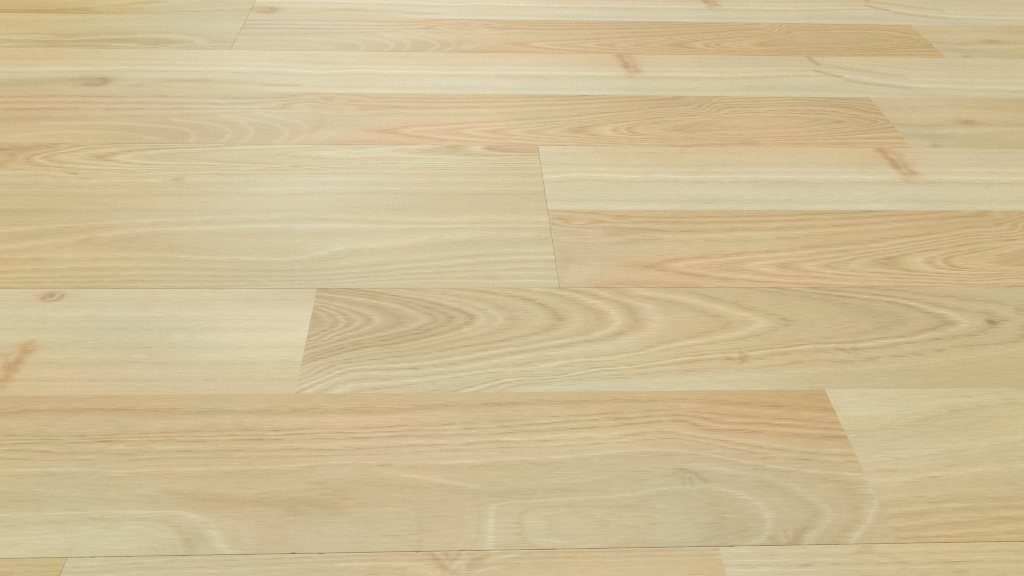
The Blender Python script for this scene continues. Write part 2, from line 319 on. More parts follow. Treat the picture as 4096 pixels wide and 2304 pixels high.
   [3,'l',0.3,0.35,[[-0.2386,0.235],[-0.1895,0.238],[-0.1401,0.241],[-0.0801,0.249],[-0.0195,0.253],[0.0415,0.252],[0.0926,0.247]]],
   [4,'d',0.3,0.8,[[-0.2374,0.39],[-0.1874,0.394],[-0.137,0.398],[-0.0759,0.407],[-0.0142,0.412],[0.048,0.412],[0.1001,0.408]]],
   [5,'l',0.3,1.0,[[-0.2367,0.476],[-0.1863,0.48],[-0.1354,0.485],[-0.0736,0.494],[-0.0113,0.499],[0.0516,0.5],[0.1042,0.496]]],
   [6,'d',0.3,0.3,[[-0.2362,0.541],[-0.1854,0.546],[-0.1341,0.55],[-0.0719,0.56],[-0.009,0.566],[0.0543,0.567],[0.1073,0.563]]],
   [7,'l',0.3,0.6,[[-0.2358,0.592],[-0.1847,0.597],[-0.1331,0.602],[-0.0705,0.612],[-0.0073,0.618],[0.0564,0.62],[0.1097,0.615]]],
   [8,'d',0.3,0.3,[[-0.2352,0.675],[-0.1836,0.68],[-0.1315,0.685],[-0.0683,0.696],[-0.0045,0.703],[0.0599,0.705],[0.1137,0.701]]],
   [9,'n',0.3,0,[[-0.2344,0.778],[-0.1822,0.783],[-0.1295,0.789],[-0.0655,0.801],[-0.0009,0.808],[0.0642,0.811],[0.1187,0.807]]],
   [10,'d',0.3,0.3,[[-0.2337,0.871],[-0.1809,0.877],[-0.1277,0.883],[-0.063,0.896],[0.0022,0.904],[0.0681,0.907],[0.1232,0.904]]],
   [11,'n',0.3,0,[[-0.2328,0.986],[-0.1794,0.992],[-0.1255,0.999],[-0.06,1.013],[0.0062,1.021],[0.0729,1.025],[0.1287,1.022]]],
   [5,'n',0.22,1.0,[[-0.2193,0.524],[-0.1219,0.51],[-0.0234,0.509]]],
   [4,'n',0.22,1.0,[[-0.2185,0.431],[-0.1219,0.417],[-0.0243,0.416]]],
   [1,'n',0.22,1.0,[[-0.2153,0.045],[-0.1221,0.03],[-0.0279,0.026]]],
   [11,'n',0.22,1.0,[[-0.2228,0.939],[-0.1218,0.927],[-0.0195,0.929]]],
   [8,'n',0.22,1.0,[[-0.2208,0.693],[-0.1219,0.68],[-0.0218,0.68]]],
   [4,'n',0.22,1.0,[[0.2169,0.481],[0.2338,0.336],[0.2735,0.215],[0.3597,0.171]]],
   [8,'n',0.22,1.0,[[0.2237,0.7],[0.2437,0.636],[0.2847,0.516],[0.3749,0.505]]],
   [5,'n',0.22,1.0,[[-0.5195,0.468],[-0.4044,0.533],[-0.2852,0.533]]],
   [8,'n',0.22,1.0,[[-0.529,0.734],[-0.4095,0.735],[-0.2881,0.736]]],
  ],
  'strokes': [
   [[182,142,84],0.00169,0.3282385926721197,[[0.0317,1.079],[0.0356,1.059]]],
   [[182,142,84],0.00146,0.4550220547864091,[[0.0251,1.003],[0.0267,0.981]]],
   [[182,142,84],0.00172,0.5088647990010465,[[0.0222,0.952],[0.0249,0.946]]],
   [[182,142,84],0.00195,0.4755488819672724,[[0.0292,0.9],[0.0312,0.874]]],
   [[182,142,84],0.00111,0.4981500202283684,[[0.0242,0.864],[0.0265,0.84]]],
   [[182,142,84],0.00175,0.3656146273706414,[[0.0253,0.831],[0.0284,0.8]]],
   [[182,142,84],0.00177,0.5635440553998762,[[0.0284,0.802],[0.031,0.782]]],
   [[182,142,84],0.00169,0.3875935847963553,[[0.0274,0.747],[0.029,0.723]]],
   [[182,142,84],0.00119,0.3540862622529285,[[0.0251,0.725],[0.0278,0.694]]],
   [[182,142,84],0.00182,0.3506961933981259,[[0.0256,0.682],[0.0271,0.65]]],
   [[182,142,84],0.00176,0.3162281273612896,[[0.0271,0.696],[0.0312,0.687]]],
   [[182,142,84],0.0011,0.3890273305168348,[[0.0307,0.642],[0.0343,0.615]]],
   [[182,142,84],0.00148,0.5117877128960661,[[0.0318,0.562],[0.0338,0.548]]],
   [[182,142,84],0.0016,0.45691493265775684,[[0.0356,0.584],[0.0389,0.569]]],
   [[194,156,98],0.00162,0.4435262040775796,[[0.0287,1.008],[0.0314,0.999]]],
   [[194,156,98],0.00144,0.3451182910332006,[[0.0323,0.946],[0.0349,0.918]]],
   [[194,156,98],0.00112,0.38668685198642866,[[0.0393,0.877],[0.0411,0.845]]],
   [[194,156,98],0.00177,0.45329093479864024,[[0.0279,0.826],[0.0309,0.803]]],
   [[194,156,98],0.00156,0.32947148071023086,[[0.0352,0.737],[0.0366,0.712]]],
   [[194,156,98],0.00169,0.27203321095259647,[[0.0392,0.714],[0.0414,0.7]]],
   [[194,156,98],0.00116,0.4829613558160488,[[0.0342,0.604],[0.0364,0.596]]],
   [[194,156,98],0.00147,0.4842334614169248,[[0.0357,0.558],[0.0375,0.548]]],
   [[176,134,78],0.00149,0.22,[[0.0258,0.999],[0.0262,0.873],[0.0284,0.732],[0.0287,0.617]]],
   [[190,152,92],0.00307,0.28,[[0.0257,1.011],[0.0264,0.878],[0.0288,0.736],[0.0289,0.61],[0.0316,0.554]]],
   [[190,152,92],0.00264,0.22,[[0.0346,1.012],[0.0363,0.879],[0.0361,0.702],[0.039,0.528]]],
   [[202,168,116],0.00479,0.35,[[0.0266,0.975],[0.0314,0.807],[0.0326,0.554]]],
   [[190,152,92],0.00123,0.6,[[0.0275,0.701],[0.0336,0.69],[0.0365,0.6]]],
   [[212,194,154],0.00128,0.6,[[0.0308,0.878],[0.0323,0.713],[0.0312,0.599]]],
   [[176,136,82],0.00192,0.6,[[0.2048,0.989],[0.2056,0.88],[0.2086,0.78]]],
   [[178,142,88],0.00193,0.7,[[0.2097,1.02],[0.2187,1.053],[0.2236,1.039]]],
   [[184,148,92],0.00181,0.7,[[0.201,0.631],[0.2077,0.554],[0.2198,0.492]]],
   [[192,176,122],0.00368,0.6,[[0.2209,0.734],[0.2377,0.648],[0.26,0.543],[0.2775,0.494]]],
   [[190,180,136],0.00287,0.5,[[0.2222,0.366],[0.2454,0.306],[0.274,0.228]]],
   [[184,144,86],0.0013,0.3458919879961461,[[0.0244,0.978],[0.0283,0.952]]],
   [[184,144,86],0.00218,0.3461148433486528,[[0.024,0.921],[0.0276,0.92]]],
   [[184,144,86],0.00184,0.3161942644778848,[[0.0271,0.798],[0.029,0.771]]],
   [[184,144,86],0.00164,0.4013816762148884,[[0.0285,0.766],[0.0318,0.747]]],
   [[184,144,86],0.00212,0.22525839309237694,[[0.0251,0.671],[0.0277,0.641]]],
   [[184,144,86],0.00204,0.37879907456950174,[[0.0294,0.7],[0.0323,0.67]]],
   [[184,144,86],0.00174,0.4018299281023977,[[0.0268,0.654],[0.0299,0.641]]],
   [[184,144,86],0.00173,0.31296347752117804,[[0.029,0.528],[0.0318,0.499]]],
   [[184,144,86],0.00205,0.2555274614466842,[[0.024,0.494],[0.0274,0.468]]],
   [[184,144,86],0.00164,0.15,[[0.0254,0.964],[0.0283,0.793],[0.0276,0.601],[0.0294,0.51]]],
   [[190,152,94],0.00164,0.12,[[0.0336,0.945],[0.0351,0.777],[0.0382,0.553]]],
   [[190,166,108],0.00472,0.7,[[-0.5072,0.123],[-0.4803,0.161],[-0.4586,0.191],[-0.4432,0.248]]],
   [[170,138,86],0.00211,0.7,[[-0.4378,0.14],[-0.4261,0.128],[-0.4214,0.206],[-0.4277,0.267]]],
   [[186,168,112],0.00316,0.5,[[-0.4019,0.118],[-0.3857,0.153],[-0.3677,0.22],[-0.3396,0.258]]],
   [[190,170,120],0.0016,0.6,[[-0.2914,0.157],[-0.2682,0.162],[-0.26,0.158]]],
  ],
  'blobs': [
   [[208,182,134],0.4,0.0332,0.8546,0.0164,0.1183],
   [[206,182,136],0.4,0.199,0.878,0.0146,0.1261],
   [[186,158,104],0.85,-0.4316,0.2037,0.0108,0.0922],
  ],
  'cols': [
   [-0.138,0.906,[208,189,144]],
   [-0.0625,0.915,[209,189,144]],
   [0.0139,0.924,[211,187,141]],
   [0.0892,0.885,[207,192,150]],
   [-0.1413,0.718,[210,192,150]],
   [-0.0462,0.728,[210,192,150]],
   [0.082,0.719,[209,194,155]],
   [-0.1454,0.495,[216,204,171]],
   [-0.0527,0.502,[214,203,169]],
   [0.0742,0.536,[211,198,160]],
   [-0.1493,0.282,[204,195,158]],
   [-0.0589,0.288,[203,195,158]],
   [0.0638,0.296,[203,193,153]],
   [-0.1533,0.059,[209,201,168]],
   [-0.0653,0.063,[208,201,167]],
   [0.0541,0.069,[206,196,160]],
   [-0.5055,0.741,[211,188,134]],
   [-0.4334,0.728,[208,192,146]],
   [-0.3494,0.752,[209,196,158]],
   [-0.2511,0.712,[208,197,160]],
   [-0.4955,0.442,[212,200,158]],
   [-0.402,0.435,[209,199,160]],
   [-0.2833,0.401,[208,199,164]],
   [-0.4747,0.162,[199,184,134]],
   [-0.3948,0.151,[199,187,143]],
   [-0.3263,0.167,[203,190,151]],
   [-0.2445,0.125,[207,198,163]],
   [-0.1468,0.777,[210,193,150]],
   [-0.0458,0.842,[212,192,147]],
   [-0.146,0.307,[211,201,168]],
   [-0.0508,0.139,[211,204,172]],
   [0.0467,0.225,[209,203,171]],
  ],
 },
 'left_far': {
  'ring': [
   [10,'d',0.3,0.8,[[-0.21,1.011],[-0.265,0.975],[-0.2888,0.93],[-0.3092,0.826],[-0.314,0.735],[-0.2982,0.616],[-0.2674,0.554],[-0.228,0.525]]],
   [11,'d',0.25,0.9,[[-0.3368,0.88],[-0.3133,0.918],[-0.3003,0.976],[-0.2862,1.011],[-0.3282,0.645],[-0.3107,0.561],[-0.2752,0.496]]],
   [9.5,'l',0.22,0.9,[[-0.1995,0.998],[-0.2597,0.967],[-0.2834,0.917],[-0.3014,0.827],[-0.3073,0.754],[-0.2975,0.682],[-0.2693,0.619],[-0.2294,0.579]]],
   [9,'d',0.22,0.6,[[-0.2394,0.962],[-0.276,0.904],[-0.2951,0.816],[-0.3009,0.755],[-0.291,0.689],[-0.2603,0.641]]],
   [8.5,'l',0.2,0.8,[[-0.2482,0.914],[-0.2665,0.854],[-0.2768,0.751],[-0.2613,0.674]]],
   [8,'d',0.3,1.0,[[-0.0867,1.071],[-0.128,1.032],[-0.1685,0.983],[-0.2082,0.931],[-0.2369,0.869],[-0.253,0.798],[-0.2586,0.753],[-0.2472,0.698],[-0.2316,0.664],[-0.2017,0.645],[-0.1321,0.61]]],
   [7.5,'l',0.25,0.9,[[-0.0861,1.001],[-0.1271,0.965],[-0.1675,0.931],[-0.2172,0.883],[-0.2361,0.835],[-0.25,0.76],[-0.2428,0.716],[-0.2222,0.678],[-0.1825,0.665]]],
   [7,'d',0.3,0.35,[[-0.0859,0.98],[-0.1367,0.921],[-0.1771,0.9],[-0.2062,0.843],[-0.2158,0.78],[-0.1937,0.726],[-0.143,0.676]]],
   [6,'d',0.3,0.5,[[-0.0855,0.935],[-0.116,0.9],[-0.1324,0.835],[-0.1094,0.781],[-0.0838,0.749]]],
   [5.5,'l',0.25,0.6,[[-0.0332,0.972],[-0.0549,0.939],[-0.065,0.89],[-0.0564,0.844],[-0.0285,0.801],[0.0126,0.771]]],
   [5,'d',0.3,0.9,[[-0.0028,0.991],[-0.0123,0.965],[-0.0154,0.939],[-0.0091,0.904],[0.0076,0.852],[0.0439,0.833]]],
   [4.5,'l',0.2,0.7,[[0.0193,0.989],[0.0139,0.954],[0.0212,0.912]]],
   [4,'d',0.3,0.8,[[0.0277,0.985],[0.0213,0.95],[0.0285,0.909],[0.0546,0.881]]],
   [12,'l',0.25,0.4,[[-0.0875,0.569],[-0.0378,0.565],[0.0123,0.563],[0.0608,0.565]]],
   [12,'n',0.22,1.0,[[-0.3234,0.517],[-0.2471,0.519],[-0.1703,0.544],[-0.1018,0.563]]],
   [13,'d',0.25,0.5,[[-0.0871,0.521],[-0.0376,0.517],[0.0122,0.515],[0.0604,0.517]]],
   [13,'n',0.22,1.0,[[-0.3217,0.47],[-0.2458,0.473],[-0.1694,0.496],[-0.1013,0.515]]],
   [14,'l',0.25,0.6,[[-0.0863,0.44],[-0.0372,0.435],[0.0121,0.433],[0.0599,0.435]]],
   [14,'n',0.22,1.0,[[-0.3188,0.392],[-0.2436,0.394],[-0.1678,0.416],[-0.1004,0.434]]],
   [15,'d',0.25,0.3,[[-0.0856,0.377],[-0.037,0.372],[0.012,0.37],[0.0594,0.371]]],
   [15,'n',0.22,1.0,[[-0.3166,0.331],[-0.2419,0.332],[-0.1666,0.354],[-0.0997,0.372]]],
   [16,'l',0.25,0.5,[[-0.0849,0.304],[-0.0367,0.3],[0.0119,0.297],[0.0589,0.298]]],
   [16,'n',0.22,1.0,[[-0.314,0.26],[-0.2399,0.261],[-0.1652,0.282],[-0.0988,0.299]]],
   [17,'d',0.25,0.5,[[-0.0841,0.223],[-0.0363,0.218],[0.0118,0.215],[0.0583,0.216]]],
   [17,'n',0.22,1.0,[[-0.3111,0.181],[-0.2377,0.182],[-0.1637,0.202],[-0.0979,0.218]]],
   [18,'n',0.25,0,[[-0.0834,0.153],[-0.036,0.148],[0.0117,0.145],[0.0578,0.145]]],
   [18,'n',0.22,1.0,[[-0.3086,0.113],[-0.2357,0.113],[-0.1624,0.133],[-0.0971,0.149]]],
  ],
  'strokes': [
   [[196,160,106],0.00465,0.75,[[0.0244,0.937],[0.0391,0.934],[0.0597,0.936]]],
  ],
  'blobs': [
   [[198,166,112],0.6,-0.0018,0.9571,0.0063,0.0238],
   [[176,150,100],0.7,-0.1977,0.4222,0.0033,0.0188],
   [[172,132,84],0.7,-0.2715,0.5002,0.0013,0.0084],
   [[186,162,112],0.5,-0.1186,0.6337,0.0025,0.0154],
  ],
  'cols': [
   [-0.3297,0.846,[204,172,116]],
   [-0.2992,0.943,[203,181,131]],
   [-0.2884,0.761,[207,182,134]],
   [-0.2485,0.926,[199,180,130]],
   [-0.2343,0.767,[203,190,146]],
   [-0.1659,0.843,[205,194,153]],
   [-0.1051,0.85,[204,194,156]],
   [-0.3045,0.518,[207,190,143]],
   [-0.2371,0.503,[208,192,147]],
   [-0.1591,0.468,[205,194,155]],
   [-0.1008,0.473,[206,198,162]],
   [-0.2939,0.212,[204,184,132]],
   [-0.2293,0.216,[205,187,142]],
   [-0.1546,0.221,[204,193,157]],
   [-0.098,0.224,[205,197,163]],
   [-0.0594,0.832,[205,195,158]],
   [0.0023,0.793,[206,194,153]],
   [0.0488,0.775,[204,190,147]],
   [-0.0576,0.541,[206,197,162]],
   [0.0022,0.525,[204,189,146]],
   [0.0474,0.529,[203,186,140]],
   [-0.0555,0.227,[201,191,154]],
   [0.0021,0.231,[201,187,145]],
   [0.0458,0.233,[203,186,140]],
  ],
 },
 'left_near': {
  'ring': [
   [12,'l',0.28,1.0,[[-0.294,0.706],[-0.2594,0.762],[-0.2358,0.796],[-0.2101,0.828],[-0.1665,0.877],[-0.1219,0.915],[-0.076,0.907],[-0.0533,0.875],[-0.0164,0.851],[0.0206,0.903]]],
   [12.6,'n',0.22,1.0,[[-0.2979,0.816],[-0.2378,0.865],[-0.1678,0.944],[-0.0951,0.976]]],
   [13.2,'d',0.3,0.3,[[-0.3033,0.967],[-0.2407,0.97],[-0.1795,1.071]]],
   [13,'n',0.22,1.0,[[-0.0632,0.978],[-0.0073,0.98],[0.0586,0.983]]],
   [11.5,'d',0.25,0.35,[[-0.2658,0.635],[-0.2338,0.722],[-0.1913,0.782],[-0.1207,0.837],[-0.0754,0.838],[-0.0163,0.796],[0.0482,0.817]]],
   [11,'l',0.25,0.9,[[-0.2859,0.478],[-0.2629,0.547],[-0.2313,0.635],[-0.2153,0.686],[-0.1898,0.716],[-0.1638,0.736],[-0.1198,0.767],[-0.0748,0.77],[-0.0435,0.762],[-0.0072,0.764],[0.0571,0.766]]],
   [10.4,'d',0.3,0.3,[[-0.2847,0.444],[-0.2366,0.521],[-0.1967,0.636],[-0.1184,0.673],[-0.074,0.674],[-0.0522,0.693],[0.002,0.74],[0.0568,0.732]]],
   [10,'l',0.22,0.9,[[-0.2823,0.377],[-0.241,0.386],[-0.1991,0.388],[-0.1563,0.359],[-0.1221,0.34],[-0.0968,0.358],[-0.0847,0.423],[-0.0723,0.487],[-0.077,0.478],[-0.051,0.513],[-0.0292,0.57],[-0.007,0.608],[0.029,0.632],[0.0564,0.667]]],
   [9.6,'d',0.25,0.3,[[-0.2811,0.344],[-0.1982,0.351],[-0.1556,0.322],[-0.0963,0.316],[-0.0762,0.392],[-0.0505,0.434],[-0.0158,0.531],[0.0558,0.585]]],
   [9,'l',0.2,0.7,[[-0.2771,0.23],[-0.2292,0.267],[-0.1797,0.276],[-0.146,0.258],[-0.1121,0.232],[-0.0705,0.281],[-0.0414,0.341],[-0.0069,0.408],[0.0283,0.443],[0.0603,0.46]]],
   [8.5,'d',0.2,0.5,[[-0.2756,0.19],[-0.1786,0.227],[-0.1117,0.202],[-0.0701,0.241],[-0.0411,0.29],[0.0193,0.382],[0.0599,0.408]]],
   [8,'l',0.2,0.9,[[-0.274,0.142],[-0.2264,0.171],[-0.1775,0.179],[-0.1112,0.169],[-0.0697,0.192],[-0.0324,0.265],[0.0105,0.338],[0.0367,0.363],[0.0614,0.373]]],
   [7.5,'d',0.18,0.5,[[-0.2731,0.119],[-0.1768,0.15],[-0.1107,0.133],[-0.0694,0.163],[-0.0238,0.232],[0.0191,0.289],[0.0608,0.305]]],
   [7,'l',0.2,0.6,[[-0.272,0.088],[-0.1923,0.116],[-0.1102,0.098],[-0.0692,0.135],[-0.0237,0.191],[0.0189,0.22],[0.0613,0.252]]],
   [6.6,'d',0.15,0.8,[[-0.0734,0.097],[-0.0152,0.167],[0.0232,0.211],[0.0611,0.23]]],
   [6,'l',0.2,0.7,[[-0.2704,0.042],[-0.1743,0.041],[-0.0933,0.066],[-0.0688,0.089],[-0.0319,0.135],[0.0103,0.174],[0.0611,0.173]]],
   [5,'l',0.18,0.9,[[-0.0728,0.034],[-0.0234,0.079],[0.0185,0.065],[0.0606,0.067]]],
   [5.4,'d',0.18,0.6,[[-0.0484,0.096],[-0.0151,0.118],[0.0271,0.125],[0.0611,0.124]]],
   [4,'n',0.22,1.0,[[-0.0725,0.006],[-0.0149,0.024],[0.0602,0.013]]],
  ],
  'strokes': [
  ],
  'blobs': [
   [[188,160,108],0.5,-0.2377,0.5734,0.0026,0.021],
  ],
  'cols': [
   [-0.2979,0.968,[197,178,122]],
   [-0.2569,0.912,[203,184,139]],
   [-0.1952,0.953,[201,187,146]],
   [-0.1227,0.975,[201,192,156]],
   [-0.2848,0.688,[203,181,131]],
   [-0.2399,0.635,[203,181,132]],
   [-0.188,0.636,[204,187,143]],
   [-0.1187,0.691,[203,193,157]],
   [-0.2757,0.427,[206,182,131]],
   [-0.2254,0.427,[206,184,135]],
   [-0.1747,0.426,[203,188,145]],
   [-0.1154,0.461,[203,192,157]],
   [-0.2662,0.15,[202,181,127]],
   [-0.2176,0.149,[200,181,132]],
   [-0.1604,0.147,[197,184,140]],
   [-0.0939,0.113,[196,185,144]],
   [-0.0607,0.638,[206,196,161]],
   [-0.0164,0.825,[203,189,148]],
   [0.0392,0.884,[203,186,142]],
   [-0.0589,0.392,[202,193,157]],
   [-0.0157,0.46,[201,188,148]],
   [0.0373,0.478,[202,190,149]],
   [-0.0571,0.144,[198,187,149]],
   [-0.0152,0.175,[199,184,142]],
   [0.0358,0.173,[203,189,146]],
  ],
 },
 'pale_left': {
  'ring': [
   [0,'n',0.3,0,[[-0.2556,0.058],[-0.2073,0.056],[-0.1724,0.052],[-0.1303,0.051],[-0.0843,0.048]]],
   [1,'d',0.3,0.35,[[-0.2582,0.127],[-0.2095,0.125],[-0.1742,0.121],[-0.1317,0.121],[-0.0852,0.117]]],
   [2,'l',0.3,0.3,[[-0.261,0.197],[-0.2117,0.196],[-0.1761,0.192],[-0.1331,0.192],[-0.0861,0.189]]],
   [3,'d',0.3,0.4,[[-0.2638,0.269],[-0.214,0.268],[-0.178,0.264],[-0.1346,0.264],[-0.0871,0.262]]],
   [4,'l',0.3,0.35,[[-0.2667,0.342],[-0.2163,0.342],[-0.1799,0.338],[-0.1361,0.339],[-0.088,0.336]]],
   [5,'d',0.3,0.3,[[-0.2691,0.404],[-0.2183,0.404],[-0.1816,0.401],[-0.1373,0.402],[-0.0888,0.4]]],
   [6,'l',0.3,0.4,[[-0.2726,0.493],[-0.2212,0.494],[-0.184,0.491],[-0.1391,0.492],[-0.09,0.49]]],
   [7,'d',0.3,0.4,[[-0.2762,0.585],[-0.2241,0.586],[-0.1864,0.583],[-0.141,0.585],[-0.0912,0.584]]],
   [8,'d',0.3,0.35,[[-0.2794,0.665],[-0.2267,0.667],[-0.1886,0.664],[-0.1426,0.666],[-0.0923,0.665]]],
   [9,'l',0.3,0.5,[[-0.2821,0.734],[-0.2289,0.736],[-0.1904,0.733],[-0.144,0.736],[-0.0932,0.735]]],
   [10,'d',0.3,0.2,[[-0.2848,0.803],[-0.2311,0.806],[-0.1922,0.804],[-0.1454,0.806],[-0.0941,0.806]]],
   [11,'d',0.3,0.4,[[-0.2876,0.875],[-0.2334,0.877],[-0.1941,0.875],[-0.1468,0.879],[-0.095,0.879]]],
   [12,'l',0.3,0.3,[[-0.2899,0.933],[-0.2352,0.936],[-0.1957,0.934],[-0.148,0.937],[-0.0958,0.938]]],
   [13,'n',0.3,0,[[-0.292,0.988],[-0.237,0.992],[-0.1972,0.99],[-0.1491,0.994],[-0.0965,0.995]]],
  ],
  'strokes': [
   [[170,130,78],0.00076,0.6,[[-0.2421,0.907],[-0.2378,0.87],[-0.232,0.885],[-0.2305,0.935]]],
   [[214,198,158],0.00101,0.7,[[-0.2383,0.885],[-0.2346,0.892],[-0.2335,0.943]]],
   [[186,146,88],0.0011,0.2903734114546279,[[-0.2331,0.418],[-0.2305,0.397]]],
   [[186,146,88],0.00094,0.358949759077442,[[-0.2371,0.401],[-0.2338,0.386]]],
   [[186,146,88],0.00077,0.40402908175087393,[[-0.2348,0.405],[-0.2314,0.374]]],
   [[186,146,88],0.00112,0.43452564897611046,[[-0.2349,0.383],[-0.2322,0.364]]],
   [[186,146,88],0.00101,0.42434648839197986,[[-0.2352,0.316],[-0.2323,0.301]]],
   [[186,146,88],0.00074,0.25303822052553043,[[-0.2358,0.327],[-0.2332,0.295]]],
   [[186,146,88],0.00102,0.3712771013227994,[[-0.2347,0.3],[-0.2325,0.282]]],
   [[186,146,88],0.00114,0.47768755701122056,[[-0.2374,0.288],[-0.234,0.269]]],
   [[186,146,88],0.0012,0.47722461180240844,[[-0.2342,0.227],[-0.2317,0.215]]],
   [[186,146,88],0.00112,0.4897914927598501,[[-0.2346,0.218],[-0.2326,0.203]]],
   [[186,146,88],0.00065,0.3031325455569325,[[-0.237,0.18],[-0.2337,0.158]]],
   [[186,146,88],0.00106,0.38641055500136434,[[-0.2363,0.172],[-0.2337,0.165]]],
   [[186,146,88],0.00114,0.3078520516250829,[[-0.2336,0.134],[-0.2309,0.126]]],
   [[186,146,88],0.00118,0.27983150003231433,[[-0.2395,0.143],[-0.237,0.127]]],
   [[176,134,80],0.00109,0.2,[[-0.2309,0.399],[-0.233,0.366],[-0.2348,0.288],[-0.2359,0.216],[-0.2359,0.138],[-0.235,0.06]]],
   [[194,155,96],0.00263,0.4,[[-0.2304,0.405],[-0.2331,0.368],[-0.2349,0.295],[-0.2359,0.222],[-0.2358,0.14],[-0.235,0.06]]],
   [[194,155,96],0.00156,0.5,[[-0.2333,0.469],[-0.237,0.419]]],
   [[194,155,96],0.0013,0.5,[[-0.2457,0.357],[-0.2409,0.344],[-0.2382,0.369]]],
   [[186,146,90],0.00065,0.35,[[-0.2409,0.344],[-0.2398,0.271],[-0.2363,0.234]]],
   [[196,158,104],0.00086,0.5,[[-0.2285,0.349],[-0.2332,0.307]]],
   [[196,158,104],0.00087,0.5,[[-0.2295,0.38],[-0.2352,0.344]]],
   [[214,190,146],0.0011,0.8,[[-0.2385,0.419],[-0.2385,0.356],[-0.2378,0.307]]],
   [[214,188,142],0.00088,0.7,[[-0.2322,0.406],[-0.2263,0.424]]],
   [[192,148,96],0.00104,0.6,[[-0.2392,0.235],[-0.2379,0.259],[-0.2356,0.234],[-0.2369,0.211]]],
  ],
  'blobs': [
   [[208,172,122],0.7,-0.2365,0.9139,0.0079,0.0464],
   [[168,138,88],0.8,-0.2369,0.9285,0.0033,0.0263],
   [[208,174,122],0.4,-0.2388,0.2828,0.0064,0.0841],
   [[208,176,124],0.35,-0.2342,0.4438,0.0044,0.0381],
   [[210,186,140],0.45,-0.2332,0.246,0.0107,0.1299],
  ],
  'cols': [
   [-0.2588,0.937,[207,195,153]],
   [-0.1957,0.934,[207,197,160]],
   [-0.1319,0.931,[207,197,163]],
   [-0.1001,0.959,[200,186,150]],
   [-0.2504,0.696,[207,199,160]],
   [-0.1893,0.692,[204,195,160]],
   [-0.1275,0.687,[215,206,176]],
   [-0.0886,0.685,[215,207,178]],
   [-0.2286,0.495,[205,197,160]],
   [-0.1836,0.478,[203,194,158]],
   [-0.1235,0.459,[212,204,173]],
   [-0.2152,0.305,[210,194,151]],
   [-0.1711,0.276,[208,195,156]],
   [-0.1206,0.295,[211,202,169]],
   [-0.2165,0.126,[210,187,139]],
   [-0.1742,0.121,[208,188,144]],
   [-0.1245,0.115,[207,190,149]],
   [-0.0892,0.146,[205,193,155]],
  ],
 },
 'arches': {
  'ring': [
   [0.5,'d',0.3,0.5,[[-0.0804,0.649],[-0.0816,0.684],[-0.0807,0.608]]],
   [1,'l',0.2,0.5,[[-0.0777,0.726],[-0.0731,0.656],[-0.0747,0.588],[-0.0816,0.548]]],
   [1.4,'d',0.2,0.7,[[-0.0785,0.761],[-0.0704,0.663],[-0.0727,0.581],[-0.0798,0.528]]],
   [1.8,'l',0.2,0.9,[[-0.0797,0.797],[-0.0702,0.725],[-0.067,0.669],[-0.0688,0.58],[-0.0787,0.501]]],
   [2.1,'d',0.2,0.7,[[-0.0799,0.818],[-0.0697,0.753],[-0.065,0.669],[-0.0679,0.567],[-0.0785,0.482]]],
   [2.5,'l',0.22,0.9,[[-0.0827,0.826],[-0.0704,0.782],[-0.0619,0.725],[-0.0571,0.668],[-0.0601,0.6],[-0.0681,0.547],[-0.0709,0.481]]],
   [2.85,'d',0.2,0.7,[[-0.0873,0.87],[-0.0705,0.799],[-0.0597,0.739],[-0.052,0.671],[-0.0561,0.586],[-0.0678,0.52],[-0.0744,0.455]]],
   [3.2,'l',0.25,1.0,[[-0.0916,0.899],[-0.0708,0.825],[-0.06,0.784],[-0.0509,0.738],[-0.0466,0.672],[-0.0514,0.586],[-0.0602,0.526],[-0.0676,0.494],[-0.0824,0.423]]],
   [3.8,'d',0.35,0.6,[[-0.092,0.929],[-0.0713,0.876],[-0.0547,0.817],[-0.0398,0.73],[-0.0355,0.667],[-0.0406,0.585],[-0.0563,0.513],[-0.0674,0.474],[-0.0824,0.391]]],
   [4.4,'l',0.22,1.0,[[-0.0882,0.951],[-0.0716,0.913],[-0.0551,0.875],[-0.0387,0.82],[-0.0255,0.744],[-0.0182,0.67],[-0.025,0.597],[-0.041,0.529],[-0.0597,0.467],[-0.0671,0.444],[-0.0831,0.36]]],
   [4.8,'d',0.22,0.8,[[-0.0802,0.961],[-0.0595,0.915],[-0.0388,0.849],[-0.0207,0.736],[-0.0146,0.67],[-0.0219,0.59],[-0.0409,0.502],[-0.0668,0.416],[-0.083,0.322]]],
   [5.3,'d',0.3,0.9,[[-0.0721,0.965],[-0.0472,0.904],[-0.0266,0.83],[-0.0112,0.743],[-0.0055,0.676],[-0.0125,0.596],[-0.0332,0.497],[-0.0665,0.383],[-0.0836,0.279]]],
   [6,'d',0.3,1.0,[[-0.0641,0.984],[-0.0392,0.919],[-0.0145,0.829],[0.0032,0.737],[0.0075,0.671],[0.0016,0.595],[-0.0139,0.509],[-0.0367,0.432],[-0.0662,0.345],[-0.0839,0.242]]],
   [6.5,'l',0.28,0.8,[[-0.0518,0.984],[-0.0228,0.899],[-0.0024,0.818],[0.0096,0.737],[0.0129,0.671],[0.0063,0.575],[-0.0101,0.495],[-0.0365,0.406],[-0.0659,0.316],[-0.0842,0.205]]],
   [7.2,'l',0.28,0.7,[[-0.0379,0.983],[-0.0106,0.913],[0.0098,0.832],[0.0201,0.741],[0.0232,0.67],[0.0173,0.583],[0.0015,0.504],[-0.0289,0.389],[-0.0656,0.287],[-0.0841,0.169]]],
   [7.8,'d',0.3,0.5,[[-0.0297,0.989],[-0.0024,0.917],[0.0179,0.827],[0.0289,0.74],[0.0322,0.673],[0.0251,0.573],[0.0015,0.472],[-0.0288,0.367]]],
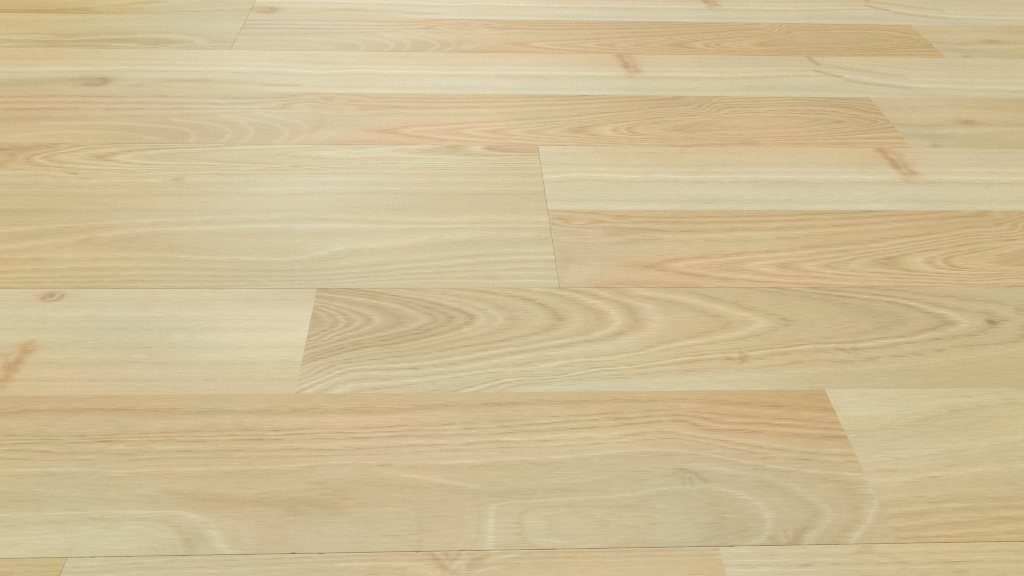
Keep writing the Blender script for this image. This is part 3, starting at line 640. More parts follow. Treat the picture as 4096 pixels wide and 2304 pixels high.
   [8.6,'l',0.3,0.3,[[-0.0148,0.988],[0.0099,0.931],[0.0342,0.841],[0.0451,0.746],[0.0482,0.675],[0.0408,0.565],[0.017,0.47],[-0.0212,0.357]]],
   [9.2,'d',0.35,1.0,[[-0.0024,0.994],[0.0223,0.941],[0.0386,0.885],[0.0488,0.811],[0.0555,0.738],[0.0578,0.674],[0.0545,0.608],[0.0404,0.511],[0.0246,0.457],[-0.0061,0.381],[-0.0361,0.317],[-0.0653,0.252]]],
   [9.9,'l',0.35,0.35,[[0.0142,0.993],[0.0388,0.935],[0.0586,0.818],[0.066,0.73],[0.0687,0.674],[0.063,0.577],[0.0442,0.491],[0.0091,0.389]]],
   [10.5,'d',0.35,0.5,[[0.0308,0.993],[0.0513,0.934],[0.0709,0.817],[0.0806,0.73],[0.0835,0.666],[0.0764,0.569],[0.0558,0.476],[0.0244,0.388],[-0.021,0.278]]],
   [11,'l',0.3,1.0,[[0.045,0.992],[0.0638,0.944],[0.0795,0.858],[0.0897,0.743],[0.0928,0.658],[0.0883,0.575],[0.0757,0.505],[0.0555,0.441],[0.032,0.378],[-0.006,0.28],[-0.0647,0.191]]],
   [11.6,'d',0.35,0.7,[[0.0601,0.994],[0.0763,0.943],[0.0919,0.857],[0.101,0.735],[0.1035,0.657],[0.0976,0.554],[0.0792,0.468],[0.0473,0.379],[-0.006,0.243],[-0.0643,0.155]]],
   [12.2,'l',0.3,0.8,[[0.0752,0.994],[0.0888,0.943],[0.1019,0.857],[0.1116,0.735],[0.1147,0.649],[0.1096,0.56],[0.095,0.48],[0.0706,0.4],[0.0393,0.326],[-0.006,0.206],[-0.064,0.12]]],
   [13,'d',0.35,0.6,[[0.0976,0.92],[0.12,0.859],[0.1393,0.776],[0.1498,0.689],[0.1536,0.618],[0.1467,0.543],[0.1294,0.47],[0.101,0.354],[0.0619,0.295],[0.0088,0.183],[-0.0636,0.084]]],
   [13.8,'l',0.5,0.8,[[0.1129,0.934],[0.129,0.895],[0.1407,0.85],[0.1543,0.783],[0.1684,0.709],[0.1775,0.617],[0.166,0.541],[0.1495,0.486],[0.1202,0.401],[0.1088,0.363],[0.0693,0.277],[0.0237,0.191],[-0.0348,0.081]]],
   [14.6,'d',0.35,0.7,[[0.1304,0.976],[0.1424,0.936],[0.1574,0.849],[0.1719,0.753],[0.1843,0.687],[0.1914,0.616],[0.1808,0.554],[0.1526,0.445],[0.1197,0.369],[0.0843,0.255],[0.0384,0.167]]],
   [16,'n',0.22,1.0,[[0.1641,0.962],[0.1958,0.869],[0.2171,0.735],[0.2218,0.62],[0.2062,0.511],[0.1678,0.42],[0.1192,0.34]]],
   [17,'d',0.5,0.5,[[0.1813,0.969],[0.2131,0.884],[0.2352,0.778],[0.249,0.69],[0.2555,0.639],[0.2399,0.549],[0.2175,0.483],[0.175,0.393],[0.1187,0.314]]],
   [18,'d',0.4,1.0,[[0.205,0.957],[0.2306,0.898],[0.2544,0.844],[0.2693,0.788],[0.2826,0.695],[0.2893,0.613],[0.2767,0.546],[0.2579,0.482],[0.2277,0.428],[0.1994,0.414],[0.1745,0.373],[0.1423,0.331],[0.1183,0.289],[0.0994,0.247],[0.0687,0.215],[0.0308,0.138]]],
   [18.6,'l',0.28,1.0,[[0.2123,0.972],[0.2357,0.925],[0.2556,0.878],[0.2708,0.828],[0.2846,0.746],[0.2942,0.651],[0.2974,0.608],[0.2855,0.559],[0.2664,0.492],[0.2397,0.427],[0.2186,0.392],[0.1987,0.391],[0.174,0.354],[0.1575,0.317],[0.118,0.272],[0.0836,0.199],[0.0381,0.113]]],
   [19.2,'d',0.4,0.8,[[0.22,0.972],[0.2405,0.94],[0.2565,0.904],[0.2719,0.858],[0.2861,0.782],[0.305,0.727],[0.3168,0.707],[0.329,0.641],[0.2995,0.503],[0.2729,0.451],[0.2295,0.362],[0.1968,0.326],[0.1642,0.271],[0.1172,0.23]]],
   [20.2,'d',0.4,0.7,[[0.2592,0.981],[0.2992,0.895],[0.3368,0.772],[0.3206,0.426],[0.2946,0.388],[0.2683,0.334],[0.2509,0.294],[0.2303,0.268],[0.2176,0.24],[0.1944,0.243],[0.1701,0.202],[0.1524,0.164],[0.139,0.178],[0.1159,0.156],[0.0826,0.126],[0.0378,0.072]]],
   [21.2,'l',0.4,0.3,[[0.3172,0.353],[0.2737,0.273],[0.232,0.207],[0.1844,0.163],[0.1453,0.119],[0.1149,0.098],[0.0968,0.077],[0.0448,0.024]]],
   [22.5,'n',0.22,1.0,[[0.3053,0.1],[0.2265,0.049],[0.1506,0.023]]],
  ],
  'strokes': [
   [[186,154,103],0.00088,0.6,[[0.147,0.299],[0.1503,0.273],[0.1528,0.231]]],
   [[186,154,103],0.00089,0.6,[[0.1564,0.336],[0.1567,0.285],[0.1549,0.241]]],
   [[186,154,103],0.00089,0.6,[[0.1591,0.304],[0.1572,0.253]]],
   [[186,154,103],0.00091,0.6,[[0.2117,0.374],[0.2159,0.356],[0.2179,0.321]]],
   [[186,154,103],0.00091,0.6,[[0.2224,0.389],[0.2226,0.349],[0.2216,0.31]]],
   [[214,198,158],0.00089,0.6,[[0.1525,0.304],[0.1523,0.26]]],
  ],
  'blobs': [
   [[150,124,78],0.95,0.313,0.6208,0.0023,0.0226],
   [[194,168,118],0.35,0.1563,0.2976,0.0031,0.0279],
  ],
  'cols': [
   [-0.0808,0.899,[193,172,128]],
   [-0.0725,0.642,[188,172,130]],
   [-0.082,0.456,[194,174,128]],
   [-0.0776,0.266,[194,175,129]],
   [-0.0778,0.098,[203,188,147]],
   [-0.0631,0.868,[191,172,127]],
   [-0.0613,0.655,[192,175,132]],
   [-0.0378,0.653,[196,178,136]],
   [-0.0591,0.389,[190,171,124]],
   [-0.0225,0.779,[195,175,130]],
   [0.0,0.678,[193,168,118]],
   [-0.0216,0.477,[193,174,126]],
   [0.0181,0.923,[200,183,139]],
   [0.0254,0.663,[203,187,145]],
   [0.0457,0.718,[200,184,139]],
   [0.0092,0.434,[199,182,135]],
   [0.0841,0.89,[203,187,144]],
   [0.0775,0.673,[201,184,139]],
   [0.1178,0.919,[203,184,140]],
   [0.1096,0.657,[205,187,145]],
   [0.1284,0.669,[211,181,135]],
   [0.055,0.378,[204,188,145]],
   [0.1094,0.399,[203,187,144]],
   [-0.043,0.225,[203,189,149]],
   [0.0014,0.245,[205,191,151]],
   [0.0539,0.239,[205,189,147]],
   [0.1074,0.271,[207,191,148]],
   [-0.0493,0.083,[205,196,159]],
   [0.0232,0.074,[204,195,157]],
   [0.097,0.089,[203,196,157]],
   [-0.0636,0.075,[207,198,162]],
   [-0.0059,0.08,[205,196,159]],
   [0.0524,0.061,[204,197,161]],
   [0.1115,0.066,[204,198,162]],
   [0.1336,0.918,[200,186,143]],
   [0.1326,0.641,[209,184,138]],
   [0.1719,0.931,[197,181,136]],
   [0.1654,0.653,[208,194,152]],
   [0.1891,0.623,[192,178,130]],
   [0.2122,0.854,[192,177,130]],
   [0.2232,0.663,[207,186,140]],
   [0.2446,0.807,[188,172,125]],
   [0.2645,0.66,[197,178,133]],
   [0.2855,0.602,[193,171,122]],
   [0.2837,0.941,[202,186,143]],
   [0.3352,0.924,[194,176,128]],
   [0.3231,0.848,[202,186,144]],
   [0.3185,0.557,[202,188,146]],
   [0.2543,0.386,[202,188,148]],
   [0.1681,0.433,[205,183,135]],
   [0.2086,0.456,[206,182,134]],
   [0.3006,0.342,[199,181,132]],
   [0.1794,0.263,[207,188,141]],
   [0.1322,0.218,[205,190,146]],
   [0.2636,0.217,[202,185,139]],
   [0.1368,0.072,[205,196,157]],
   [0.2058,0.112,[204,190,148]],
   [0.2822,0.103,[196,178,129]],
   [0.2261,0.037,[199,184,138]],
   [0.2856,0.006,[194,176,126]],
  ],
 },
 'ghost_arches': {
  'ring': [
   [20,'n',0.22,1.0,[[-0.2323,0.985],[-0.1497,0.98],[-0.0588,0.985],[0.0229,0.998],[0.1176,0.995],[0.1574,0.996]]],
   [19,'n',0.22,1.0,[[-0.2257,0.817],[-0.1455,0.816],[-0.0571,0.813],[-0.0126,0.837],[0.0437,0.88],[0.1159,0.911]]],
   [19.3,'d',0.3,0.6,[[0.1116,0.922],[0.1332,0.909],[0.1615,0.88],[0.1916,0.84]]],
   [19.0,'l',0.25,0.5,[[0.1181,0.885],[0.1464,0.858],[0.1935,0.789]]],
   [18.5,'d',0.14,0.9,[[-0.2346,0.715],[-0.1789,0.705],[-0.1497,0.72],[-0.1234,0.727],[-0.0901,0.735],[-0.0564,0.74],[-0.0398,0.747],[-0.0125,0.754],[0.0221,0.777],[0.0573,0.813],[0.0859,0.838],[0.1147,0.85],[0.1243,0.837],[0.1591,0.794],[0.1929,0.75]]],
   [18.2,'l',0.12,0.7,[[-0.06,0.734],[-0.0125,0.741],[0.022,0.764],[0.0571,0.798],[0.1143,0.832],[0.1306,0.798],[0.1928,0.725]]],
   [17.9,'d',0.18,0.8,[[-0.2012,0.69],[-0.1557,0.697],[-0.0896,0.705],[-0.0562,0.715],[-0.0261,0.726],[0.0219,0.744],[0.064,0.785],[0.1139,0.812],[0.1299,0.768],[0.1577,0.745],[0.1941,0.701]]],
   [17.6,'l',0.12,0.6,[[-0.0597,0.704],[-0.0056,0.712],[0.0427,0.746],[0.1136,0.794]]],
   [17.2,'d',0.25,1.0,[[-0.207,0.67],[-0.1748,0.679],[-0.1486,0.679],[-0.1091,0.677],[-0.0558,0.674],[-0.0123,0.683],[0.0217,0.7],[0.0564,0.73],[0.0917,0.759],[0.1132,0.775],[0.1183,0.721],[0.1423,0.696],[0.1695,0.664],[0.1936,0.648]]],
   [16.6,'l',0.25,0.8,[[-0.2187,0.64],[-0.1674,0.65],[-0.115,0.642],[-0.0555,0.652],[0.0012,0.657],[0.056,0.692],[0.1123,0.732],[0.1185,0.667],[0.1406,0.63],[0.1668,0.574],[0.1924,0.553]]],
   [16.2,'d',0.15,0.8,[[-0.2178,0.618],[-0.1912,0.588],[-0.159,0.582],[-0.1336,0.599],[-0.0945,0.598],[-0.055,0.601],[0.0012,0.625],[0.0762,0.651]]],
   [15.8,'l',0.12,0.5,[[-0.217,0.597],[-0.1907,0.574],[-0.1586,0.568],[-0.1201,0.576],[-0.0679,0.576]]],
   [15.4,'d',0.15,0.8,[[-0.2162,0.576],[-0.19,0.554],[-0.1646,0.555],[-0.1424,0.564],[-0.0873,0.557]]],
   [15,'n',0.22,1.0,[[-0.2145,0.534],[-0.1637,0.526],[-0.1128,0.535],[-0.0545,0.543],[0.0012,0.579],[0.0551,0.598],[0.1104,0.636]]],
   [14,'l',0.25,0.7,[[-0.0579,0.53],[-0.012,0.51],[0.0277,0.53],[0.0752,0.577],[0.118,0.546],[0.1371,0.495],[0.1625,0.436],[0.1937,0.401]]],
   [13.4,'d',0.35,0.35,[[-0.2122,0.474],[-0.1811,0.477],[-0.149,0.455],[-0.1113,0.465],[-0.0381,0.496],[0.0077,0.489],[0.0676,0.515]]],
   [13,'n',0.22,1.0,[[-0.2102,0.423],[-0.1541,0.414],[-0.0976,0.412],[-0.0572,0.465],[-0.0119,0.457],[0.0405,0.457],[0.0939,0.484]]],
   [12.4,'l',0.2,0.25,[[-0.0476,0.474],[-0.0345,0.448],[-0.0183,0.422],[0.0075,0.361],[0.0268,0.366],[0.0531,0.408],[0.0869,0.467],[0.1031,0.482],[0.1133,0.484],[0.1289,0.434],[0.1478,0.391],[0.1564,0.343],[0.1641,0.273],[0.1679,0.209],[0.1686,0.164],[0.1638,0.106],[0.1571,0.054],[0.1511,0.003]]],
   [11.9,'d',0.2,0.1,[[-0.0504,0.43],[-0.0246,0.391],[-0.0053,0.359],[0.0138,0.316],[0.033,0.316],[0.0655,0.351],[0.0927,0.414]]],
   [11.6,'d',0.3,0.2,[[0.122,0.426],[0.141,0.384],[0.1554,0.31],[0.1618,0.242],[0.164,0.169],[0.1588,0.107],[0.1502,0.033]]],
   [12,'d',0.25,0.1,[[-0.2082,0.374],[-0.1886,0.338],[-0.1634,0.313],[-0.1422,0.318],[-0.1305,0.344],[-0.1051,0.315],[-0.0832,0.301],[-0.0642,0.267],[-0.0545,0.234]]],
   [11,'n',0.22,1.0,[[-0.2041,0.269],[-0.1679,0.263],[-0.1375,0.257],[-0.1131,0.253],[-0.088,0.217],[-0.0746,0.137],[-0.0718,0.026]]],
   [10.4,'l',0.25,0.7,[[-0.1279,0.24],[-0.1247,0.231],[-0.1179,0.199],[-0.1104,0.129],[-0.1048,0.062],[-0.1004,0.003]]],
   [9.6,'d',0.3,0.12,[[-0.1543,0.214],[-0.1302,0.209],[-0.12,0.161],[-0.1129,0.085],[-0.1078,0.012]]],
   [8.6,'n',0.22,1.0,[[-0.1587,0.161],[-0.1342,0.134],[-0.1255,0.023]]],
   [10.6,'n',0.22,1.0,[[0.1202,0.349],[0.1353,0.297],[0.1428,0.213],[0.1431,0.134],[0.1378,0.035]]],
   [9.6,'n',0.22,1.0,[[0.1149,0.259],[0.1239,0.177],[0.1186,0.062]]],
   [8.6,'n',0.22,1.0,[[0.0989,0.262],[0.1036,0.181],[0.0982,0.066],[0.0384,0.193],[0.0374,0.055],[0.0692,0.148]]],
   [11.1,'n',0.22,1.0,[[-0.0021,0.288],[0.0054,0.199],[0.0047,0.122],[0.001,0.033]]],
   [11.2,'n',0.22,1.0,[[-0.0165,0.259],[-0.0149,0.141],[-0.017,0.029]]],
   [11,'n',0.22,1.0,[[-0.0488,0.249],[-0.047,0.057]]],
   [10,'n',0.22,1.0,[[0.0263,0.259],[0.0581,0.269],[0.0839,0.281]]],
   [9.3,'d',0.25,0.3,[[0.0838,0.273],[0.0867,0.212],[0.0852,0.122],[0.0786,0.032]]],
  ],
  'strokes': [
   [[210,200,166],0.00104,0.45,[[-0.1247,0.231],[-0.1179,0.199],[-0.1104,0.129],[-0.1048,0.062],[-0.1,0.002]]],
   [[170,158,116],0.00082,0.55,[[0.102,0.425],[0.1064,0.447],[0.1115,0.433],[0.1163,0.38]]],
   [[166,152,112],0.00081,0.5,[[0.1052,0.399],[0.1052,0.352]]],
   [[166,152,112],0.00081,0.5,[[0.1094,0.394],[0.1095,0.351]]],
   [[170,158,116],0.00098,0.4,[[0.1128,0.402],[0.1167,0.367]]],
   [[176,150,104],0.00115,0.45,[[0.1448,0.072],[0.144,0.004]]],
   [[176,150,104],0.00114,0.45,[[0.138,0.043],[0.1405,0.001]]],
   [[176,150,104],0.00115,0.45,[[0.1503,0.078],[0.1463,0.007]]],
   [[176,150,104],0.00116,0.45,[[0.1543,0.085],[0.1488,0.007]]],
   [[206,194,158],0.00058,0.5,[[0.1437,0.087],[0.1435,0.019]]],
   [[206,194,158],0.00058,0.5,[[0.1487,0.086],[0.1459,0.026]]],
   [[210,198,162],0.00117,0.55,[[0.1132,0.481],[0.1288,0.432],[0.1477,0.389],[0.1563,0.342],[0.164,0.271],[0.1678,0.207],[0.1685,0.164],[0.1638,0.106],[0.1571,0.054],[0.1517,0.002]]],
   [[180,168,126],0.00241,0.35,[[0.1417,0.363],[0.1527,0.285],[0.1591,0.218],[0.1612,0.162],[0.156,0.1]]],
   [[190,164,118],0.0014,0.4,[[-0.1371,0.361],[-0.1177,0.325],[-0.102,0.31],[-0.0832,0.301],[-0.0641,0.266],[-0.0545,0.232]]],
   [[190,176,132],0.00111,0.4,[[-0.0085,0.363],[0.0043,0.34],[0.017,0.316],[0.0342,0.316]]],
   [[211,199,160],0.00082,0.5,[[-0.0411,0.462],[-0.0215,0.432],[-0.0053,0.388],[0.0075,0.361]]],
   [[206,194,156],0.00108,0.3,[[-0.0002,0.288],[0.0051,0.231],[0.0063,0.183],[0.0041,0.107],[0.0013,0.026]]],
   [[200,180,146],0.00123,0.4,[[0.0834,0.273],[0.0866,0.212],[0.0852,0.122],[0.0792,0.032]]],
   [[190,174,134],0.00136,0.35,[[-0.0183,0.259],[-0.0161,0.141],[-0.0175,0.022]]],
   [[201,182,143],0.00129,0.3,[[-0.1756,0.172],[-0.1688,0.111],[-0.1665,0.067],[-0.1666,0.01]]],
   [[200,180,142],0.00206,0.4,[[-0.0908,0.202],[-0.087,0.125],[-0.0861,0.036]]],
   [[198,178,138],0.00208,0.4,[[-0.082,0.223],[-0.0776,0.138],[-0.077,0.02]]],
   [[208,196,158],0.00102,0.4,[[-0.1032,0.189],[-0.0935,0.118],[-0.0887,0.051]]],
  ],
  'blobs': [
   [[212,183,142],0.3,-0.0027,0.1617,0.0046,0.0836],
   [[184,176,138],0.55,-0.1135,0.0854,0.0041,0.0692],
   [[209,200,164],0.5,-0.1824,0.0846,0.0111,0.0507],
   [[206,198,162],0.5,-0.1455,0.1139,0.0148,0.0806],
   [[194,170,124],0.5,-0.1136,0.2764,0.0123,0.0277],
   [[192,168,120],0.5,-0.0735,0.269,0.0143,0.0278],
   [[206,196,160],0.4,-0.0591,0.0968,0.0072,0.0736],
   [[205,196,158],0.4,-0.0294,0.1134,0.0097,0.0817],
   [[206,196,158],0.4,0.0378,0.1155,0.0148,0.0825],
   [[202,194,160],0.4,0.0121,0.1357,0.0055,0.068],
   [[200,192,158],0.4,0.0947,0.1044,0.0075,0.0974],
  ],
  'cols': [
   [-0.2239,0.944,[199,171,119]],
   [-0.1692,0.937,[200,174,125]],
   [-0.107,0.929,[203,179,132]],
   [-0.219,0.816,[196,174,123]],
   [-0.1655,0.809,[196,176,131]],
   [-0.1047,0.8,[201,180,135]],
   [-0.2082,0.702,[199,178,126]],
   [-0.1417,0.665,[202,178,131]],
   [-0.0759,0.683,[207,179,131]],
   [-0.1952,0.522,[206,187,141]],
   [-0.1377,0.504,[204,184,142]],
   [-0.0735,0.502,[206,187,146]],
   [-0.1969,0.396,[205,190,142]],
   [-0.1409,0.386,[204,188,146]],
   [-0.0719,0.383,[203,184,141]],
   [-0.1933,0.299,[192,179,130]],
   [-0.1503,0.283,[198,188,147]],
   [-0.1137,0.284,[196,174,128]],
   [-0.0707,0.293,[196,173,124]],
   [-0.1859,0.1,[206,196,153]],
   [-0.1518,0.13,[202,194,155]],
   [-0.1143,0.093,[190,180,142]],
   [-0.1061,0.212,[199,178,136]],
   [-0.0839,0.154,[200,181,140]],
   [-0.0911,0.052,[202,188,148]],
   [-0.0593,0.119,[200,189,151]],
   [-0.1774,0.026,[204,196,154]],
   [-0.1315,0.031,[206,197,160]],
   [-0.034,0.92,[204,178,131]],
   [0.0226,0.913,[203,180,134]],
   [0.0801,0.937,[198,180,132]],
   [-0.0402,0.801,[206,181,136]],
   [0.0222,0.822,[202,181,134]],
   [0.0938,0.883,[199,180,133]],
   [-0.0255,0.611,[208,188,146]],
   [0.0213,0.603,[203,188,148]],
   [0.0759,0.632,[207,189,146]],
   [-0.0381,0.505,[204,187,146]],
   [0.0273,0.46,[205,189,149]],
   [0.0878,0.52,[205,190,152]],
   [-0.0372,0.377,[199,178,131]],
   [0.0011,0.32,[196,177,134]],
   [0.0457,0.312,[195,182,140]],
   [0.0853,0.364,[196,187,149]],
   [-0.0491,0.289,[195,178,132]],
   [-0.0296,0.144,[199,186,146]],
   [-0.0033,0.154,[212,183,142]],
   [0.0133,0.12,[198,185,148]],
   [0.0379,0.131,[203,191,152]],
   [0.0637,0.204,[198,186,147]],
   [0.0751,0.124,[200,186,149]],
   [0.0942,0.143,[196,187,150]],
   [-0.0349,0.04,[200,188,148]],
   [0.0191,0.044,[204,191,152]],
   [0.0615,0.035,[200,185,146]],
   [0.1268,0.952,[202,172,122]],
   [0.1708,0.946,[200,168,114]],
   [0.1888,0.934,[199,166,111]],
   [0.1306,0.798,[205,173,121]],
   [0.1669,0.813,[203,172,118]],
   [0.1904,0.76,[201,173,122]],
   [0.1144,0.702,[207,181,132]],
   [0.1483,0.659,[206,176,126]],
   [0.1874,0.673,[200,172,122]],
   [0.1255,0.578,[205,186,145]],
   [0.1716,0.507,[201,180,136]],
   [0.1904,0.459,[199,179,134]],
   [0.1358,0.442,[196,181,141]],
   [0.1858,0.33,[200,183,138]],
   [0.1061,0.302,[193,184,149]],
   [0.1131,0.179,[197,180,145]],
   [0.1271,0.176,[181,175,135]],
   [0.1366,0.174,[193,184,150]],
   [0.1477,0.204,[200,180,147]],
   [0.1581,0.186,[184,169,128]],
   [0.1768,0.167,[199,182,139]],
   [0.1016,0.08,[192,184,148]],
   [0.1229,0.061,[186,177,138]],
   [0.1473,0.041,[186,164,120]],
   [0.1758,0.05,[200,182,138]],
   [0.1854,0.263,[202,185,141]],
   [0.1876,0.197,[203,184,140]],
   [0.1841,0.102,[203,184,139]],
   [0.1837,0.026,[202,182,135]],
   [0.1719,0.028,[201,181,136]],
  ],
 },
 'right_bands': {
  'ring': [
   [0,'n',0.2,0,[[0.1926,-0.006],[0.2178,-0.003],[0.2494,-0.002]]],
   [1,'l',0.2,0.4,[[0.1738,-0.006],[0.1992,0.004],[0.2246,0.009],[0.251,0.028]]],
   [1.5,'d',0.3,1.0,[[0.1844,0.026],[0.2,0.023],[0.2257,0.033],[0.2521,0.05]]],
   [2,'l',0.22,1.0,[[0.175,0.028],[0.1954,0.035],[0.2205,0.057],[0.2536,0.08]]],
   [2.5,'d',0.3,0.6,[[0.1895,0.078],[0.2222,0.097],[0.2557,0.12]]],
   [3,'l',0.22,1.0,[[0.1775,0.096],[0.1946,0.111],[0.2243,0.142],[0.2578,0.162]]],
   [3.5,'d',0.3,0.8,[[0.192,0.144],[0.2087,0.157],[0.2327,0.184],[0.2594,0.192]]],
   [4,'l',0.22,0.9,[[0.1803,0.174],[0.1955,0.183],[0.2137,0.199],[0.2605,0.214]]],
   [4.5,'d',0.3,0.8,[[0.2014,0.219],[0.2284,0.234],[0.2619,0.241]]],
   [5.5,'l',0.3,0.4,[[0.1968,0.269],[0.2311,0.296],[0.2657,0.316]]],
   [7,'l',0.25,0.9,[[0.1934,0.356],[0.1956,0.36],[0.2142,0.372],[0.2363,0.411],[0.2727,0.453]]],
   [7.5,'d',0.3,0.3,[[0.1956,0.414],[0.2237,0.436],[0.2746,0.491]]],
   [9,'l',0.5,0.6,[[0.1989,0.503],[0.2286,0.553],[0.2822,0.64]]],
   [10,'n',0.3,0,[[0.1981,0.576],[0.24,0.655],[0.2877,0.747]]],
   [11,'d',0.5,0.4,[[0.1976,0.661],[0.2282,0.715],[0.2619,0.821],[0.2939,0.868]]],
   [13,'n',0.3,0,[[0.198,0.986],[0.2391,0.981],[0.3001,0.99]]],
   [12,'l',0.4,0.4,[[0.1967,0.84],[0.2344,0.865],[0.2821,0.933]]],
  ],
  'strokes': [
  ],
  'blobs': [
  ],
  'cols': [
   [0.1999,0.932,[211,202,165]],
   [0.2373,0.938,[210,201,161]],
   [0.2896,0.932,[206,191,145]],
   [0.2022,0.788,[210,200,162]],
   [0.2447,0.763,[195,181,133]],
   [0.2819,0.778,[204,189,138]],
   [0.2086,0.669,[200,184,138]],
   [0.2521,0.606,[206,192,148]],
   [0.2071,0.538,[205,193,151]],
   [0.2023,0.413,[205,190,147]],
   [0.2539,0.494,[205,189,143]],
   [0.1971,0.277,[204,187,143]],
   [0.2464,0.336,[206,188,141]],
   [0.1896,0.164,[202,183,138]],
   [0.2275,0.214,[203,184,135]],
   [0.2524,0.185,[202,179,124]],
   [0.1898,0.086,[204,184,138]],
   [0.2293,0.109,[203,181,129]],
   [0.2485,0.106,[201,178,124]],
   [0.1872,0.018,[202,181,133]],
   [0.2191,0.026,[202,179,128]],
   [0.245,0.037,[202,177,120]],
  ],
 },
 'front_left': {
  'ring': [
   [0,'n',0.3,0,[[-0.1901,0.908],[-0.1761,0.907],[-0.1655,0.908]]],
   [1,'d',0.3,0.8,[[-0.1907,0.925],[-0.1767,0.924],[-0.1661,0.925]]],
   [2,'l',0.3,0.3,[[-0.1913,0.939],[-0.1772,0.938],[-0.1666,0.94]]],
   [3,'d',0.3,0.3,[[-0.192,0.957],[-0.1778,0.957],[-0.1671,0.958]]],
   [4,'l',0.3,0.3,[[-0.1926,0.976],[-0.1785,0.975],[-0.1677,0.976]]],
   [5,'n',0.3,0,[[-0.1933,0.994],[-0.1791,0.993],[-0.1683,0.994]]],
  ],
  'strokes': [
  ],
  'blobs': [
  ],
  'cols': [
   [-0.1897,0.971,[201,182,131]],
   [-0.1728,0.975,[200,184,136]],
   [-0.1851,0.924,[197,173,113]],
   [-0.1678,0.909,[204,187,141]],
  ],
 },
 'front_feather': {
  'ring': [
   [0,'n',0.3,0,[[-0.1642,0.866],[-0.1329,0.866],[-0.0877,0.863]]],
   [1,'l',0.3,0.5,[[-0.1648,0.902],[-0.134,0.909],[-0.1115,0.914],[-0.0773,0.925],[-0.0485,0.933]]],
   [2,'d',0.3,0.4,[[-0.1642,0.919],[-0.1347,0.934],[-0.0892,0.946],[-0.0487,0.951]]],
   [3,'l',0.3,0.4,[[-0.1642,0.937],[-0.1462,0.94],[-0.1065,0.949],[-0.0488,0.966]]],
   [4,'d',0.3,0.6,[[-0.1574,0.937],[-0.1409,0.953],[-0.1184,0.967],[-0.0838,0.97],[-0.0489,0.981]]],
   [5,'l',0.3,0.5,[[-0.1638,0.958],[-0.1357,0.97],[-0.1013,0.978],[-0.0491,0.992]]],
  ],
  'strokes': [
   [[216,203,168],0.00066,0.75,[[0.0009,0.893],[0.0039,0.943],[0.0093,0.978],[0.0165,0.995]]],
   [[216,203,168],0.00065,0.75,[[0.0018,0.875],[0.0068,0.919],[0.0128,0.947],[0.0248,0.972]]],
   [[216,203,168],0.00065,0.75,[[-0.0081,0.87],[-0.0113,0.906],[-0.0166,0.922],[-0.0342,0.933],[-0.0517,0.932]]],
   [[216,203,168],0.00065,0.75,[[-0.0107,0.867],[-0.0142,0.893],[-0.0212,0.905]]],
   [[216,203,168],0.00068,0.75,[[-0.0089,0.997],[-0.0064,0.946],[-0.0037,0.901]]],
   [[216,203,168],0.00068,0.75,[[0.0025,0.989],[0.0007,0.944],[-0.002,0.908]]],
   [[216,203,168],0.00065,0.75,[[0.0068,0.877],[0.0126,0.898],[0.0185,0.903]]],
   [[216,203,168],0.00068,0.75,[[-0.0032,0.975],[-0.0014,0.937],[-0.0049,0.873]]],
   [[190,154,104],0.00109,0.55,[[-0.0115,0.984],[-0.0097,0.954],[-0.0067,0.916]]],
   [[190,154,104],0.00106,0.55,[[0.0039,0.921],[0.0063,0.95],[0.0117,0.972]]],
   [[190,154,104],0.00109,0.55,[[-0.0062,0.983],[-0.0038,0.945]]],
   [[190,154,104],0.00109,0.55,[[-0.0002,0.982],[-0.0014,0.952]]],
   [[190,154,104],0.00105,0.55,[[0.0039,0.899],[0.0098,0.935]]],
   [[190,154,104],0.00105,0.55,[[-0.0072,0.902],[-0.0026,0.879]]],
  ],
  'blobs': [
  ],
  'cols': [
   [-0.1616,0.98,[207,198,163]],
   [-0.1417,0.983,[206,197,162]],
   [-0.1519,0.941,[196,186,146]],
   [-0.1181,0.956,[198,188,149]],
   [-0.1283,0.908,[203,192,152]],
   [-0.0836,0.955,[198,182,138]],
   [-0.0547,0.971,[202,184,142]],
   [-0.0884,0.899,[204,192,153]],
   [-0.0402,0.96,[201,183,139]],
   [-0.0227,0.964,[203,184,141]],
   [-0.0339,0.886,[205,191,149]],
   [-0.0049,0.953,[203,180,138]],
   [-0.0037,0.887,[210,178,132]],
   [0.0187,0.955,[200,182,141]],
   [0.0184,0.882,[205,189,150]],
   [0.0486,0.963,[196,184,147]],
   [0.0478,0.875,[203,190,154]],
   [0.0785,0.95,[200,191,161]],
   [0.0772,0.869,[201,192,163]],
   [0.097,0.968,[204,197,167]],
   [0.0993,0.968,[203,196,169]],
   [0.0975,0.879,[198,188,160]],
   [0.1092,0.92,[194,184,154]],
  ],
 },
 'front_right': {
  'ring': [
   [0,'n',0.3,0,[[0.1134,0.839],[0.1504,0.837],[0.1926,0.836],[0.2353,0.835]]],
   [1,'l',0.3,0.6,[[0.114,0.864],[0.1511,0.861],[0.1936,0.861],[0.2365,0.86]]],
   [2,'d',0.3,0.5,[[0.1145,0.886],[0.1518,0.883],[0.1945,0.883],[0.2376,0.882]]],
   [3,'l',0.3,0.4,[[0.1152,0.919],[0.1528,0.917],[0.1958,0.916],[0.2392,0.916]]],
   [4,'d',0.3,0.35,[[0.1157,0.941],[0.1535,0.939],[0.1967,0.939],[0.2403,0.939]]],
   [5,'l',0.3,0.5,[[0.1164,0.968],[0.1543,0.966],[0.1977,0.966],[0.2416,0.966]]],
   [6,'n',0.3,0,[[0.117,0.994],[0.1552,0.992],[0.1988,0.993],[0.2429,0.993]]],
  ],
  'strokes': [
   [[192,168,112],0.00069,0.6,[[0.1743,0.953],[0.1818,0.956]]],
   [[192,168,112],0.00067,0.6,[[0.1467,0.875],[0.1519,0.885]]],
